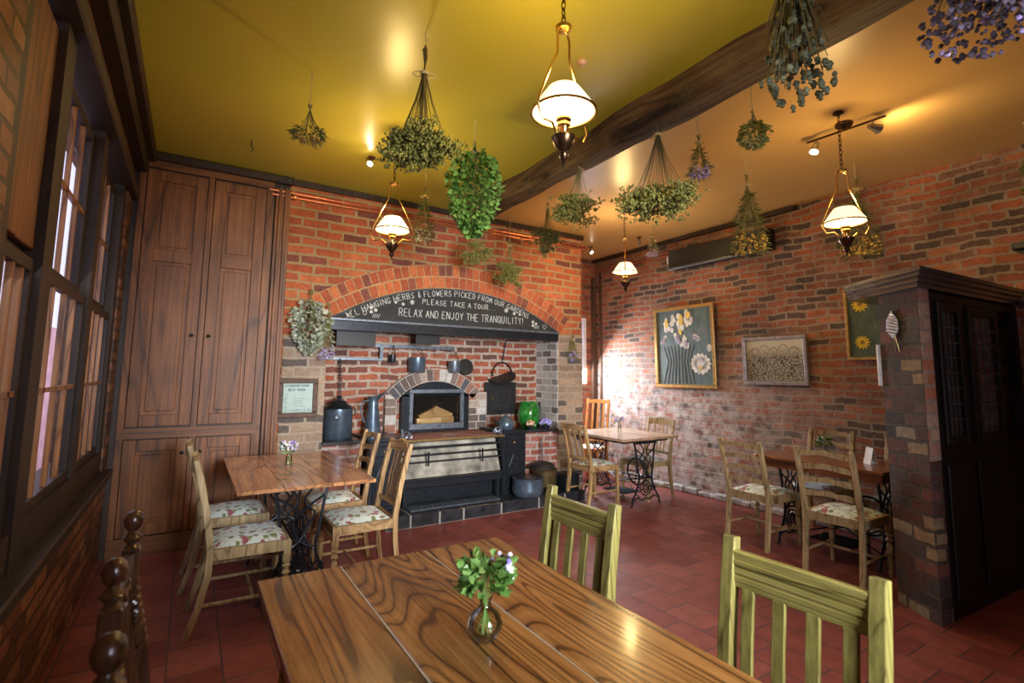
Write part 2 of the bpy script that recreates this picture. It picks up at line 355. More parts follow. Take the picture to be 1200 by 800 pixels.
M['chair_dark'] = wood('chair_dark', (.02, .008, .004), (.07, .028, .012), (.13, .055, .025), 'z', 1.3, .28, .5)
M['panel'] = wood('panel_wood', (.05, .016, .005), (.21, .075, .02), (.36, .15, .045), 'z', .8, .5, 0, dist=3, contrast=.7, freq=.6)
M['panel_h'] = wood('panel_wood_rail', (.05, .016, .005), (.19, .07, .02), (.32, .13, .04), 'x', .8, .5, 0, dist=3, contrast=.7, freq=.6)
M['dark_wood'] = wood('dark_wood', (.008, .005, .004), (.03, .015, .009), (.06, .033, .018), 'z', .8, .5, 0)
M['sash'] = wood('sash_wood', (.12, .045, .015), (.42, .18, .06), (.58, .3, .12), 'z', 1, .3, .3)
M['iron'] = plain('cast_iron', (.028, .033, .042), .33, .6, .3, 40, .15)
M['iron_blue'] = plain('blued_iron', (.1, .14, .19), .33, .55, .3, 15, .1)
M['iron_grey'] = plain('grey_iron', (.16, .19, .23), .4, .7, .3, 25, .1)
M['black'] = plain('black_paint', (.012, .012, .013), .45, 0, .2, 20)
M['board'] = plain('chalkboard', (.018, .019, .02), .7, 0, .3, 12)
M['chalk'] = plain('chalk', (.62, .64, .62), .9, 0, .2, 60)
M['slate'] = plain('black_tile', (.022, .024, .028), .3, 0, .5, 12, .3)
M['grout'] = plain('grout', (.27, .25, .22), .9, 0, .2, 60)
M['brass'] = plain('brass', (.62, .38, .12), .25, 1, .15, 20)
M['brass_dull'] = plain('brass_dull', (.42, .33, .16), .35, .9, .2, 20)
M['bronze'] = plain('dark_bronze', (.11, .06, .03), .25, .9, .3, 30)
M['copper'] = plain('copper_pipe', (.62, .2, .1), .35, .85, .2, 10)
M['steel'] = plain('steel', (.5, .5, .5), .25, 1, .1, 20)
M['cream_stone'] = plain('fireclay', (.3, .28, .23), .7, 0, .75, 5, .2)
M['twine'] = plain('twine', (.5, .4, .2), .9, 0, .2, 60)
M['log'] = wood('split_log', (.25, .15, .07), (.5, .36, .18), (.62, .48, .27), 'x', 1.5, .8)
M['gold_frame'] = plain('gilt_frame', (.45, .28, .09), .35, .5, .25, 30)
M['silver_frame'] = plain('silver_frame', (.5, .48, .5), .3, .7, .25, 20)
M['brown_frame'] = plain('brown_frame', (.09, .045, .025), .6, 0, .35, 25)
M['white_card'] = plain('white_card', (.75, .77, .8), .7, 0, .05)
M['green_glaze'] = plain('green_glaze', (.015, .16, .02), .08, 0, .5, 14, 0, 1)
M['black_pot'] = plain('black_pot', (.01, .01, .012), .15, 0, .2, 14, 0, .5)
M['stone'] = plain('rough_stone', (.42, .4, .4), .9, 0, .5, 9, .6)
M['soot'] = plain('soot', (.006, .006, .006), .9)
M['rubber'] = plain('rubber', (.02, .02, .02), .8)
M['door_paint'] = plain('dark_paint', (.008, .0075, .0075), .5, 0, .3, 8)
M['cornice'] = plain('cornice_paint', (.05, .045, .045), .22, 0, .3, 8, 0, .5)
def opal():
    m, nt, p = newmat('opal_glass')
    p.inputs['Base Color'].default_value = (.9, .86, .72, 1); p.inputs['Roughness'].default_value = .2
    p.inputs['Emission Color'].default_value = (1, .86, .5, 1); p.inputs['Emission Strength'].default_value = 1.15
    return m
M['opal'] = opal()
M['bulb'] = glow('bulb', (1, .84, .5), 25)
M['bulb_small'] = glow('bulb_small', (1, .86, .6), 60)
def glass(name, tint=(1, 1, 1), k=.8):
    m, nt, p = newmat(name)
    for n_ in list(nt.nodes):
        if n_.type == 'BSDF_PRINCIPLED': nt.nodes.remove(n_)
    out = nt.nodes['Material Output']
    g = N(nt, 'ShaderNodeBsdfGlossy'); g.inputs['Roughness'].default_value = .03
    t = N(nt, 'ShaderNodeBsdfTransparent'); t.inputs[0].default_value = tint+(1,)
    fr = N(nt, 'ShaderNodeFresnel'); fr.inputs[0].default_value = 1.45
    ms_ = N(nt, 'ShaderNodeMixShader'); nt.links.new(mathn(nt, 'MULTIPLY', fr.outputs[0], k), ms_.inputs[0]); nt.links.new(t.outputs[0], ms_.inputs[1]); nt.links.new(g.outputs[0], ms_.inputs[2])
    nt.links.new(ms_.outputs[0], out.inputs[0]); return m
M['pane'] = glass('window_glass', (.95, .97, 1), .3)
M['vase_glass'] = glass('vase_glass', (.96, .985, .965))
M['stove_glass'] = glass('stove_glass', (.85, .82, .78))
def floral():
    m, nt, p = newmat('floral_fabric'); v = objc(nt)
    dv = N(nt, 'ShaderNodeVectorMath', operation='ADD'); nz = N(nt, 'ShaderNodeTexNoise'); nz.inputs['Scale'].default_value = 14; nt.links.new(v, nz.inputs[0])
    sc_ = N(nt, 'ShaderNodeVectorMath', operation='SCALE'); sc_.inputs['Scale'].default_value = .055; nt.links.new(nz.outputs['Color'], sc_.inputs[0])
    nt.links.new(v, dv.inputs[0]); nt.links.new(sc_.outputs[0], dv.inputs[1])
    def blob(scale, off, th):
        vo = N(nt, 'ShaderNodeTexVoronoi'); vo.inputs['Scale'].default_value = scale; nt.links.new(mapping(nt, dv.outputs[0], loc=off), vo.inputs['Vector'])
        return ramp(nt, vo.outputs['Distance'], ((th, (1, 1, 1)), (th+.06, (0, 0, 0))))
    c = mix(nt, blob(17, (.3, .1, 0), .3), (.70, .77, .70), (.2, .24, .09))
    c = mix(nt, blob(13, (.7, .4, .2), .28), c, (.34, .09, .09))
    c = mix(nt, blob(30, (.1, .9, .5), .22), c, (.45, .36, .2))
    nt.links.new(c, p.inputs['Base Color']); p.inputs['Roughness'].default_value = .85; p.inputs['Sheen Weight'].default_value = .2
    bump(nt, noise(nt, v, 300, 2), p, .15, .002); return m
M['floral'] = floral()
def plant(name, cols, rough=.7):
    m, nt, p = newmat(name); g = N(nt, 'ShaderNodeNewGeometry')
    c = ramp(nt, g.outputs['Random Per Island'], [(i/max(1, len(cols)-1), c) for i, c in enumerate(cols)])
    nt.links.new(c, p.inputs['Base Color']); p.inputs['Roughness'].default_value = rough
    return m
M['stem'] = plant('stem', [(.14, .15, .04), (.25, .22, .08), (.1, .08, .03)])
M['stem_dark'] = plant('stem_dark', [(.06, .045, .015), (.13, .1, .035)])
M['herb_olive'] = plant('herb_olive', [(.07, .09, .015), (.2, .21, .04), (.32, .3, .08), (.12, .12, .03)])
M['herb_green'] = plant('herb_green', [(.035, .09, .012), (.1, .24, .03), (.2, .36, .07), (.05, .12, .015)])
M['herb_pale'] = plant('herb_pale', [(.3, .36, .26), (.5, .56, .46), (.2, .24, .12), (.62, .66, .58)])
M['herb_dark'] = plant('herb_dark', [(.04, .055, .015), (.1, .12, .03), (.17, .16, .05)])
M['purple'] = plant('purple_flowers', [(.2, .12, .35), (.42, .34, .6), (.3, .2, .5), (.6, .52, .66)])
M['purple_dusk'] = plant('purple_dusk', [(.02, .014, .025), (.05, .035, .06), (.12, .09, .15), (.03, .02, .03)])
M['blue_fl'] = plant('blue_flowers', [(.16, .13, .5), (.35, .3, .75), (.6, .58, .85)])
M['yellow_fl'] = plant('yellow_buds', [(.4, .24, .03), (.6, .4, .08), (.3, .17, .03)])
M['poppy'] = plant('poppy_heads', [(.02, .026, .01), (.05, .055, .025), (.1, .1, .05)])
M['white_fl'] = plant('white_flowers', [(.8, .8, .85), (.65, .6, .8), (.8, .78, .6)])
M['mixed_fl'] = plant('mixed_flowers', [(.8, .75, .62), (.5, .08, .06), (.7, .5, .2), (.85, .82, .8)])
M['leaf_fresh'] = plant('fresh_leaves', [(.04, .12, .02), (.12, .26, .05), (.2, .34, .1)], .45)

# =================================================================== STRUCTURE
LX, RX, FY, BY, NY, Z1 = -.5, 5.45, 5.165, 6.17, -1.8, 3.3
RY = 5.62           # back of the hearth recess
FXR = 4.32          # right end of the chimney wall
struct('floor', MB().box(-.8, 5.75, -2.0, 6.4, -.1, 0), M['floor'])
BX0, BX1 = 2.44, 2.67
struct('ceiling', MB().box(-.8, BX0+.03, -2.0, 6.4, Z1, Z1+.1), M['ceil_green'])
struct('ceiling', MB().box(BX0+.03, 5.75, -2.0, 6.4, Z1, Z1+.1), M['ceil_tan'])
# old beam with hewn, slightly wandering edges
bm = MB(); rings = []
for i in range(30):
    y = -1.8+i*(FY+1.8)/29; w = lambda a: .02*sin(y*2.3+a)+.012*sin(y*7.1+a*3)
    rings.append([(BX0+w(0), y, Z1+.01), (BX0+w(0)+.005, y, Z1-.10+w(1)), (BX0+.05+w(2)*.7, y, Z1-.175+w(3)*.4), (BX1-.03+w(4)*.7, y, Z1-.18+w(5)*.4), (BX1+w(6)*.6, y, Z1-.13+w(7)*.5), (BX1+w(6)*.6, y, Z1+.01)])
bm.ring(rings); struct('trim_1', bm, M['beam'], smooth=True)
# chimney wall (front face, jambs and soffit) with the segmental opening
OX0, OX1, OXC = 1.11, 3.93, 2.52
AR, AZ = 2.52, 2.40-2.52
def arcz(x, r=AR): return AZ+sqrt(max(0, r*r-(x-OXC)**2))
w = MB()
w.box(.70, OX0, FY, FY+1.0, 0, Z1)
w.box(OX1, FXR, FY, FY+1.0, 0, Z1)
n = 24; zs = 1.99
for i in range(n):
    a = OX0+(OX1-OX0)*i/n; b = OX0+(OX1-OX0)*(i+1)/n; za, zb = max(zs, arcz(a)), max(zs, arcz(b))
    w.add([(a, FY, za), (b, FY, zb), (b, FY, Z1), (a, FY, Z1), (a, FY+.2, za), (b, FY+.2, zb), (b, FY+.2, Z1), (a, FY+.2, Z1)],
          [(0, 1, 2, 3), (4, 7, 6, 5), (0, 4, 5, 1), (3, 2, 6, 7)])
struct('wall_chimney', w, M['brick_chimney'], recalc=True)
struct('wall_recess', MB().box(OX0-.02, OX1+.02, RY, RY+.55, 0, Z1), M['brick_recess'])
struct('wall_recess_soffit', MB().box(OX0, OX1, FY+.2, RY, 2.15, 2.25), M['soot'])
# pale brick facing of the left pier below the arch, whitewashed right jamb
struct('wall_pier_facing', MB().box(.72, OX0-.0, FY-.012, FY-.001, 0, 1.78), M['brick_jamb'])
struct('wall_jamb_right', MB().box(OX1-.012, OX1+.004, FY-.004, RY, .79, 1.97), M['brick_white'])
struct('wall_pier_right_facing', MB().box(OX1+.004, FXR+.006, FY-.010, FY-.001, 0, 1.95), M['brick_jamb'])
# brick arch: two rings of headers over a mortar bed
a0 = math.asin((OXC-OX0+.02)/AR)
mo = MB(); nseg = 40
for i in range(nseg):
    t0 = -a0+2*a0*i/nseg; t1 = -a0+2*a0*(i+1)/nseg
    P = [(OXC+r*sin(t), AZ+r*cos(t)) for r, t in ((AR, t0), (AR, t1), (AR+.265, t1), (AR+.265, t0))]
    mo.prism(P, 'y', FY-.012, FY+.05)
struct('wall_arch_bed', mo, M['mortar'])
ab = MB()
for ring in range(2):
    r0 = AR+.008+ring*.132; r1 = r0+.118; nb = 36+ring*2
    for i in range(nb):
        t0 = -a0+2*a0*(i+.07)/nb; t1 = -a0+2*a0*(i+.93)/nb; j = random.uniform(-.003, .003)
        P = [(OXC+r*sin(t), AZ+r*cos(t)) for r, t in ((r0+j, t0), (r0, t1), (r1+j, t1), (r1, t0))]
        ab.prism(P, 'y', FY-.019+j, FY+.04)
struct('wall_arch', ab, M['arch_brick'])
# hobs (brick ledges) inside the recess
hb = MB(); hb.box(OX0, 1.49, FY-.02, RY, 0, .755); hb.box(3.38, OX1, FY+.01, RY, 0, .755); struct('wall_hob', hb, M['brick_hob'])
hs = MB(); hs.box(OX0+.0, 1.50, FY-.05, RY, .755, .79, bev=.006); hs.box(3.37, OX1+.0, FY-.03, RY, .755, .79, bev=.006); struct('trim_2', hs, M['slate'])
# right wall, nook walls with the narrow lit window
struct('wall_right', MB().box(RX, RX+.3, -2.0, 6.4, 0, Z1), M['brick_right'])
wn = MB(); WX0, WX1, WZ0, WZ1 = 4.45, 5.28, 1.31, 2.35
wn.box(FXR-.1, WX0, BY, BY+.25, 0, Z1); wn.box(WX1, RX, BY, BY+.25, 0, Z1); wn.box(WX0, WX1, BY, BY+.25, 0, WZ0); wn.box(WX0, WX1, BY, BY+.25, WZ1, Z1)
struct('wall_nook', wn, M['brick_nook'])
wf = MB()
for x0, x1, z0, z1 in ((WX0, WX0+.05, WZ0+.051, WZ1-.051), (WX1-.05, WX1, WZ0+.051, WZ1-.051), (WX0, WX1, WZ0, WZ0+.05), (WX0, WX1, WZ1-.05, WZ1), (4.85, 4.88, WZ0, WZ1)): wf.box(x0, x1, BY+.02, BY+.07, z0, z1)
for k in range(1, 9): wf.box(WX0, WX1, BY+.03, BY+.05, WZ0+k*.115-.005, WZ0+k*.115+.005)
win2 = struct('window_2', wf, plain('white_window', (.7, .7, .68), .4)); MB().box(WX0, WX1, BY+.04, BY+.044, WZ0, WZ1).build('pane', M['pane'], win2)
# rough stone kerb at the foot of the right wall
kb = MB(); y = 1.7
while y < 6.1:
    L = random.uniform(.14, .3); kb.box(RX-.075-random.uniform(0, .025), RX, y, y+L-.01, 0, random.uniform(.05, .09), bev=.012); y += L
struct('baseboard_right', kb, M['stone'])
# corner posts in the nook
struct('trim_3', MB().box(RX-.09, RX-.03, BY-.05, BY, 0, 3.0).box(RX-.02, RX, BY-.16, BY-.12, 0, 3.1), M['brown_frame'])
# ceiling-line timbers
cl = MB(); cl.box(.66, FXR+.02, FY-.03, FY, Z1-.06, Z1-.002); struct('trim_4', cl, M['dark_wood'])
struct('trim_5', MB().box(RX-.06, RX, 2.9, BY, Z1-.05, Z1-.002), M['dark_wood'])
# near wall behind the viewer; its opening is added for the fill light
nw = MB(); nw.box(-.8, .3, NY-.2, NY, 0, Z1); nw.box(2.1, 5.75, NY-.2, NY, 0, Z1); nw.box(.3, 2.1, NY-.2, NY, 0, .85); nw.box(.3, 2.1, NY-.2, NY, 2.6, Z1)
struct('wall_near', nw, M['brick_nook'])
# left wall with three sashes
lw = MB(); SY = [(2.12, 2.58), (2.74, 3.70), (3.84, 4.72)]; SZ0, SZ1, MR = .86, 2.80, 1.86
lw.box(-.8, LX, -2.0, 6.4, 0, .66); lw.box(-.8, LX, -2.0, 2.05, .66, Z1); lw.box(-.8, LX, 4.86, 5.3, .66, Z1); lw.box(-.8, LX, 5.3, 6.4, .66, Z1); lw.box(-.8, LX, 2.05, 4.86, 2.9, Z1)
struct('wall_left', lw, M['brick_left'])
sill = MB(); sill.box(-.72, LX+.06, 1.4, 4.95, .66, .71, bev=.008); sill.box(-.72, LX-.01, 1.45, 4.86, .71, .86)
struct('trim_6', sill, M['dark_wood'], smooth=False)
head = MB(); head.box(-.72, LX+.05, 1.4, 5.1, 2.84, 2.92, bev=.01); head.box(-.72, LX+.02, 1.4, 5.1, 2.92, 3.02); head.box(-.72, LX+.09, -1.7, 5.16, 3.1, 3.2, bev=.015); head.box(-.72, LX+.14, -1.7, 5.16, 3.2, 3.295, bev=.01)
struct('trim_7', head, M['dark_wood'])
pz = MB(); pz.box(-.6, LX-.005, 2.05, 2.12, .71, 2.84); pz.box(-.6, LX-.005, 2.58, 2.74, .71, 2.84); pz.box(-.6, LX-.012, 3.70, 3.84, .71, 2.84); pz.box(-.6, LX-.012, 4.72, 4.86, .71, 2.84)
struct('trim_8', pz, M['dark_wood'])
for i, (ya, yb) in enumerate(SY):
    fr = MB(); xg = -.54
    for (z0, z1, dx) in ((SZ0, MR, .0), (MR, SZ1, -.035)):
        x0, x1 = xg+dx-.02, xg+dx+.012
        fr.box(x0, x1, ya, ya+.045, z0+.051, z1-.046); fr.box(x0, x1, yb-.045, yb, z0+.051, z1-.046); fr.box(x0, x1, ya, yb, z0, z0+.05); fr.box(x0, x1, ya, yb, z1-.045, z1)
    wo = struct('window_1' if i == 0 else 'window_%d' % (i+2), fr, M['dark_wood'])
    gb = MB(); nb = 4
    for (z0, z1, dx) in ((SZ0, MR, .0), (MR, SZ1, -.035)):
        for k in range(1, nb): yy = ya+(yb-ya)*k/nb; gb.box(xg+dx-.012, xg+dx+.008, yy-.011, yy+.011, z0, z1)
        zz = (z0+z1)/2; gb.box(xg+dx-.012, xg+dx+.008, ya, yb, zz-.011, zz+.011)
    gb.build('glazing_bars', M['sash'], wo)
    gl = MB(); gl.box(xg-.002, xg+.002, ya, yb, SZ0, MR); gl.box(xg-.037, xg-.033, ya, yb, MR, SZ1); gl.build('pane', M['pane'], wo)
# brown blind board over the upper left sash
struct('trim_9', MB().box(-.56, -.535, 2.34, 2.58, 1.9, 2.8, bev=.004).box(-.56, -.53, 2.12, 2.33, 1.9, 2.8, bev=.004), M['panel'])
# pink brick yard wall outside
struct('ground', MB().box(-5, -.8, -3, 30, -.3, -.1), plain('yard_paving', (.4, .32, .3), .8))
struct('wall_yard', MB().box(-1.9, -1.7, -3, 30, -.1, 2.05), plain('yard_wall', (.75, .42, .42), .8, var=.3, scale=4))

# =================================================================== BUILT-IN CUPBOARD
CY0 = FY-.02
cb = thing('built_in_cupboard', 'tall brown panelled wooden cupboard built in beside the chimney wall', 'cupboard', (0, CY0, 0))
b = MB(); b.box(LX, .70, .0, .5, 0, Z1-.001); b.build('carcass', M['dark_wood'], cb)
fr = MB()
xs_ = [(-.46, -.415), (.035, .075), (.50, .56)]
for x0, x1 in xs_: fr.box(x0, x1, -.022, 0, 0, 3.2)
fr.build('stile_frame', M['panel'], cb)
MB().box(-.46, .56, -.024, 0, .905, .985).build('middle_rail', M['panel_h'], cb); MB().box(-.46, .56, -.024, 0, 3.16, 3.24).build('top_rail', M['panel_h'], cb); MB().box(-.46, .56, -.03, 0, 0, .14).build('plinth', M['panel_h'], cb)
def door(x0, x1, z0, z1, splits, knob=None):
    d = MB(); s_ = .085; y0, y1 = -.032, -.002
    d.box(x0, x0+s_, y0, y1, z0, z1, bev=.003); d.box(x1-s_, x1, y0, y1, z0, z1, bev=.003)
    zz = [z0]+splits+[z1]
    for k, z in enumerate(zz):
        a, b_ = (z, z+.09) if k == 0 else ((z-.09, z) if k == len(zz)-1 else (z-.05, z+.05)); d.box(x0+s_, x1-s_, y0, y1, a, b_, bev=.003)
    o = d.build('door', M['panel'], cb); o2 = MB()
    for k in range(len(zz)-1):
        a = zz[k]+(.09 if k == 0 else .05); b_ = zz[k+1]-(.09 if k == len(zz)-2 else .05)
        o2.box(x0+s_, x1-s_, -.014, -.008, a, b_)
        o2.box(x0+s_+.03, x1-s_-.03, -.02, -.008, a+.03, b_-.03, bev=.005)
    o2.build('panel', M['panel'], o)
    if knob:
        k_ = MB(); k_.lathe([(.006, 0), (.006, .012), (.014, .02), (.015, .028), (.008, .034), (0, .035)], M=Matrix.Translation((knob[0], -.03, knob[1])) @ Matrix.Rotation(pi/2, 4, 'X'), n=12); k_.build('knob', M['iron'], o, smooth=True)
door(.08, .495, 1.0, 3.14, [2.41], (.115, 1.75)); door(-.41, .03, 1.0, 3.14, [2.41], (-.01, 1.75))
door(.08, .495, .15, .895, [], (.115, .78)); door(-.41, .03, .15, .895, [], (-.01, .78))
ar = MB()
for k, (dx, dy) in enumerate(((.0, .05), (.028, .065), (.05, .052), (.075, .075), (.1, .06))): ar.box(.572+dx, .60+dx, -dy, 0, 0, 3.17, bev=.004)
ar.build('architrave', M['panel'], cb)
co = MB(); co.box(LX, .72, -.05, 0, 3.22, Z1-.002, bev=.01); co.build('cornice', M['dark_wood'], cb)

# =================================================================== STROKE LETTERING
SF = {'A': [[(0, 0), (.5, 1), (1, 0)], [(.2, .4), (.8, .4)]], 'L': [[(0, 1), (0, 0), (.8, 0)]], 'H': [[(0, 0), (0, 1)], [(1, 0), (1, 1)], [(0, .5), (1, .5)]],
 'N': [[(0, 0), (0, 1), (1, 0), (1, 1)]], 'G': [[(1, .8), (.6, 1), (.1, .8), (0, .4), (.3, 0), (.9, .1), (.95, .45), (.5, .45)]], 'I': [[(.4, 0), (.4, 1)]],
 'E': [[(.9, 1), (0, 1), (0, 0), (.9, 0)], [(0, .52), (.7, .52)]], 'R': [[(0, 0), (0, 1), (.7, 1), (.9, .75), (.7, .5), (0, .5)], [(.4, .5), (.95, 0)]],
 'B': [[(0, 0), (0, 1), (.7, .95), (.75, .6), (0, .52), (.85, .45), (.85, .08), (0, 0)]], 'S': [[(.9, .85), (.5, 1), (.1, .8), (.2, .55), (.8, .42), (.85, .15), (.4, 0), (0, .15)]],
 'F': [[(.9, 1), (0, 1), (0, 0)], [(0, .52), (.7, .52)]], 'O': [[(.5, 1), (.1, .8), (0, .4), (.3, 0), (.75, .05), (1, .45), (.85, .85), (.5, 1)]],
 'W': [[(0, 1), (.25, 0), (.5, .7), (.75, 0), (1, 1)]], 'P': [[(0, 0), (0, 1), (.8, .95), (.85, .6), (0, .48)]], 'C': [[(.9, .85), (.5, 1), (.05, .7), (.05, .3), (.45, 0), (.95, .12)]],
 'K': [[(0, 0), (0, 1)], [(.85, 1), (0, .45), (.9, 0)]], 'D': [[(0, 0), (0, 1), (.6, .95), (.95, .5), (.6, .03), (0, 0)]], 'M': [[(0, 0), (.1, 1), (.5, .3), (.9, 1), (1, 0)]],
 'U': [[(0, 1), (.05, .2), (.5, 0), (.9, .2), (.95, 1)]], 'T': [[(0, 1), (1, 1)], [(.5, 1), (.5, 0)]], 'X': [[(0, 0), (1, 1)], [(0, 1), (1, 0)]], 'J': [[(.8, 1), (.8, .2), (.4, 0), (.05, .2)]],
 'Y': [[(0, 1), (.5, .5), (1, 1)], [(.5, .5), (.5, 0)]], 'Q': [[(.5, 1), (.05, .7), (.1, .15), (.5, 0), (.95, .3), (.9, .8), (.5, 1)], [(.6, .3), (1, -.1)]],
 '&': [[(1, 0), (.3, .8), (.5, 1), (.7, .8), (.1, .3), (.4, 0), (.9, .4)]], '!': [[(.4, 1), (.4, .35)], [(.4, .1), (.42, .0)]], '.': [[(.3, 0), (.38, .03)]], "'": [[(.3, 1), (.25, .8)]]}
def write(mb, txt, place, w, h, gap, r):
    """place(u, v) -> 3-D point, u runs along the line from 0"""
    u = 0
    for ch in txt:
        if ch == ' ': u += w*.75; continue
        ww = w*(.5 if ch in "I!.'" else 1)
        for st in SF.get(ch, []):
            P = [place(u+p[0]*ww+random.uniform(-.04, .04)*w, p[1]*h+random.uniform(-.04, .04)*h) for p in st]
            for a, b_ in zip(P, P[1:]): mb.tube([a, b_], r, 4)
        u += ww+gap
    return u
# chalkboard in the arch
cbd = thing('chalkboard', 'black segment chalkboard with white chalk lettering filling the brick arch', 'sign', (OXC, FY-.03, 1.99))
bd = MB(); P = [(-1.385, 0), (1.385, 0)]
for i in range(25):
    x = 1.385-2.77*i/24; P.append((x, max(.004, arcz(OXC+x, AR-.004)-1.99)))
P = [P[0]]+[p for p in P[1:]]
bd.prism(P, 'y', 0, .03); bd.build('board', M['board'], cbd)
ed = MB(); ed.tube([(OXC*0+1.385-2.77*i/24, -.004, max(.004, arcz(OXC+1.385-2.77*i/24, AR-.012)-1.99)) for i in range(25)], .007, 5); ed.build('edge_line', M['iron_grey'], cbd)
ck = MB(); YC = -.003
def arcplace(r0):
    def f(u, v):
        t = -math.asin(1.27/AR)+u/(AR-.11); r = AR-.09+v
        return (r*sin(t), YC, AZ+r*cos(t)-1.99)
    return f
L1 = "ALL HANGING HERBS & FLOWERS PICKED FROM OUR GARDENS"
w1 = MB(); write(w1, L1, arcplace(0),   .0335, .062, .0145, .0034)
w1.build('first_line', M['chalk'], cbd); w1 = MB()
write(w1, "PLEASE TAKE A TOUR...", lambda u, v: (-.44+u, YC, .205+v), .034, .055, .016, .0034)
w1.build('second_line', M['chalk'], cbd); w1 = MB()
write(w1, "RELAX AND ENJOY THE TRANQUILITY!", lambda u, v: (-.70+u, YC, .06+v), .038, .08, .0165, .0036)
w1.build('third_line', M['chalk'], cbd)
def heart(x, z, s_): ck.tube([(x+s_*a, YC, z+s_*b_) for a, b_ in ((0, -1), (-.9, 0), (-.9, .6), (-.4, .8), (0, .3), (.4, .8), (.9, .6), (.9, 0), (0, -1))], .003, 4)
def daisy(x, z, s_):
    for k in range(8): t = k*pi/4; ck.tube([(x, YC, z), (x+s_*cos(t), YC, z+s_*sin(t))], .0045, 4)
heart(-1.23, .06, .035); heart(1.18, .05, .032)
for x, z, s_ in ((-.74, .20, .014), (-.66, .185, .017), (-.56, .215, .026), (.62, .215, .028), (.73, .185, .018), (.81, .18, .015)): daisy(x, z, s_)
for x0 in (-.98, 1.02):
    for k in range(3): daisy(x0+.03*cos(k*2.1), .10+.025*sin(k*2.1)-.02*(x0 > 0), .018); 
    for k in range(4): ck.tube([(x0+.02*k, YC, .02), (x0+.02*k+.015, YC, .06)], .003, 4)
heart(-.86, .06, .016) if False else ck.tube([(-1.06+.018*cos(t*pi/4), YC, .065+.022*sin(t*pi/4)) for t in range(9)], .003, 4)
ck.build('chalk_drawings', M['chalk'], cbd)
# iron lintel shelf below the board
lt = thing('mantel_shelf', 'black iron double rail shelf running beneath the chalkboard', 'shelf', (OXC, FY, 1.93))
MB().box(-1.40, 1.40, -.055, .02, .03, .058, bev=.005).build('top_rail', M['iron_grey'], lt)
MB().box(-1.40, 1.40, -.03, .03, -.045, .03).build('fascia', M['iron'], lt)
MB().box(-1.38, 1.38, -.05, .0, -.06, -.045).build('bottom_rail', M['iron'], lt)
for px0, px1, z0, z1, lb in ((394, 440, 1.72, 1.87, 'black smoke plate hanging at the left end under the mantel shelf'), (487, 515, 1.77, 1.87, 'small black smoke plate hanging mid recess under the mantel shelf')):
    xa = aty(px0, 395, FY+.12)[0]; xb = aty(px1, 395, FY+.12)[0]
    tag(MB().box(max(xa, OX0+.01), xb, FY+.11, FY+.125, z0, z1+.05, bev=.003).build('smoke_plate', M['black']), lb, 'plate', 'smoke plates under the mantel')
# =================================================================== HEARTH
he = MB(); HX0, HX1, HY0 = 1.62, 4.0, 4.72
xs_ = [HX0, 1.86, 2.16, 2.42, 2.86, 3.34, 3.70, HX1]
hth = struct('floor_hearth', MB().box(HX0+.004, HX1-.004, HY0+.004, FY+.45, 0, .112), M['grout'])
for k in range(len(xs_)-1):
    he.box(xs_[k]+.007, xs_[k+1]-.007, HY0, HY0+.235, 0.001, .12, bev=.006); he.box(xs_[k]+.004, xs_[k+1]-.004, HY0+.242, FY+.1, .02, .119, bev=.003)
he.build('hearth_tiles', M['slate'], hth)
# =================================================================== RANGE
rg = thing('kitchen_range', 'long black cast iron kitchen range with open bars in the fireplace', 'range', (2.43, 5.0, .12))
XL, XR = -.58, .60
body = MB(); body.box(XL, XR, .14, .60, 0, .64); body.box(XL, XR, -.0, .14, .17, .26, bev=.006); body.box(XL-.02, XR+.01, -.035, .14, .245, .265, bev=.004)
body.box(XL, XR, .03, .14, .0, .17) if False else None
body.build('body', M['iron'], rg)
cs = MB(); cs.add([(XL+.02, .01, .27), (XR-.02, .01, .27), (XR-.02, .15, .64), (XL+.02, .15, .64), (XL+.02, .03, .265), (XR-.02, .03, .265), (XR-.02, .17, .64), (XL+.02, .17, .64)],
    [(0, 1, 2, 3), (4, 7, 6, 5), (0, 4, 5, 1), (1, 5, 6, 2), (2, 6, 7, 3), (3, 7, 4, 0)]); cs.build('fireclay_back', M['cream_stone'], rg)
for z, r_ in ((.575, .013), (.50, .010), (.43, .009)):
    MB().tube([(XL, -.02+(.0), z), (XR, -.02, z)], r_, 8).build('bar', M['iron'], rg, smooth=True)
tb = MB().tube([(XL, -.035, .648), (XR, -.035, .648)], .015, 8); tb.build('rail', M['brass_dull'], rg, smooth=True, label='worn brass top rail')
for x in (-.3, .33): MB().tube([(x, -.03, .39), (x, -.03, .53)], .011, 6).build('upright', M['iron'], rg, smooth=True)
hp = MB().box(XL+.02, XR-.0, .0, .62, .64, .66, bev=.003); hp.build('hotplate', M['brick_hob'], rg)
for sx in (XL+.03, XR-.07): MB().box(sx, sx+.04, .0, .05, 0, .17).build('leg', M['iron'], rg)
at = MB().box(XL+.05, XR-.12, -.17, -.02, .0, .008)
for k in range(18): at.tube([(XL+.07+k*.055, -.16, .009), (XL+.1+k*.055, -.03, .009)], .003, 4)
at.build('ash_plate', M['iron_grey'], rg)
def scroll(cx, cz, s_, y, flip=1):
    m_ = MB()
    for t0, sc2, ox in ((0, 1, 0), (2.2, .6, .05), (4, .5, -.03)):
        m_.tube([(cx+flip*(ox+s_*sc2*(1-t/14)*cos(t*.55+t0)), y, cz+s_*sc2*(1-t/14)*sin(t*.55+t0)) for t in range(13)], .008, 5)
    m_.tube([(cx-flip*s_*.7, y, cz-s_*.8), (cx-flip*s_*.75, y, cz+s_*1.3)], .013, 6)
    return m_
scroll(XL+.03, .70, .055, -.02).build('scroll_bracket', M['iron_grey'], rg, smooth=True)
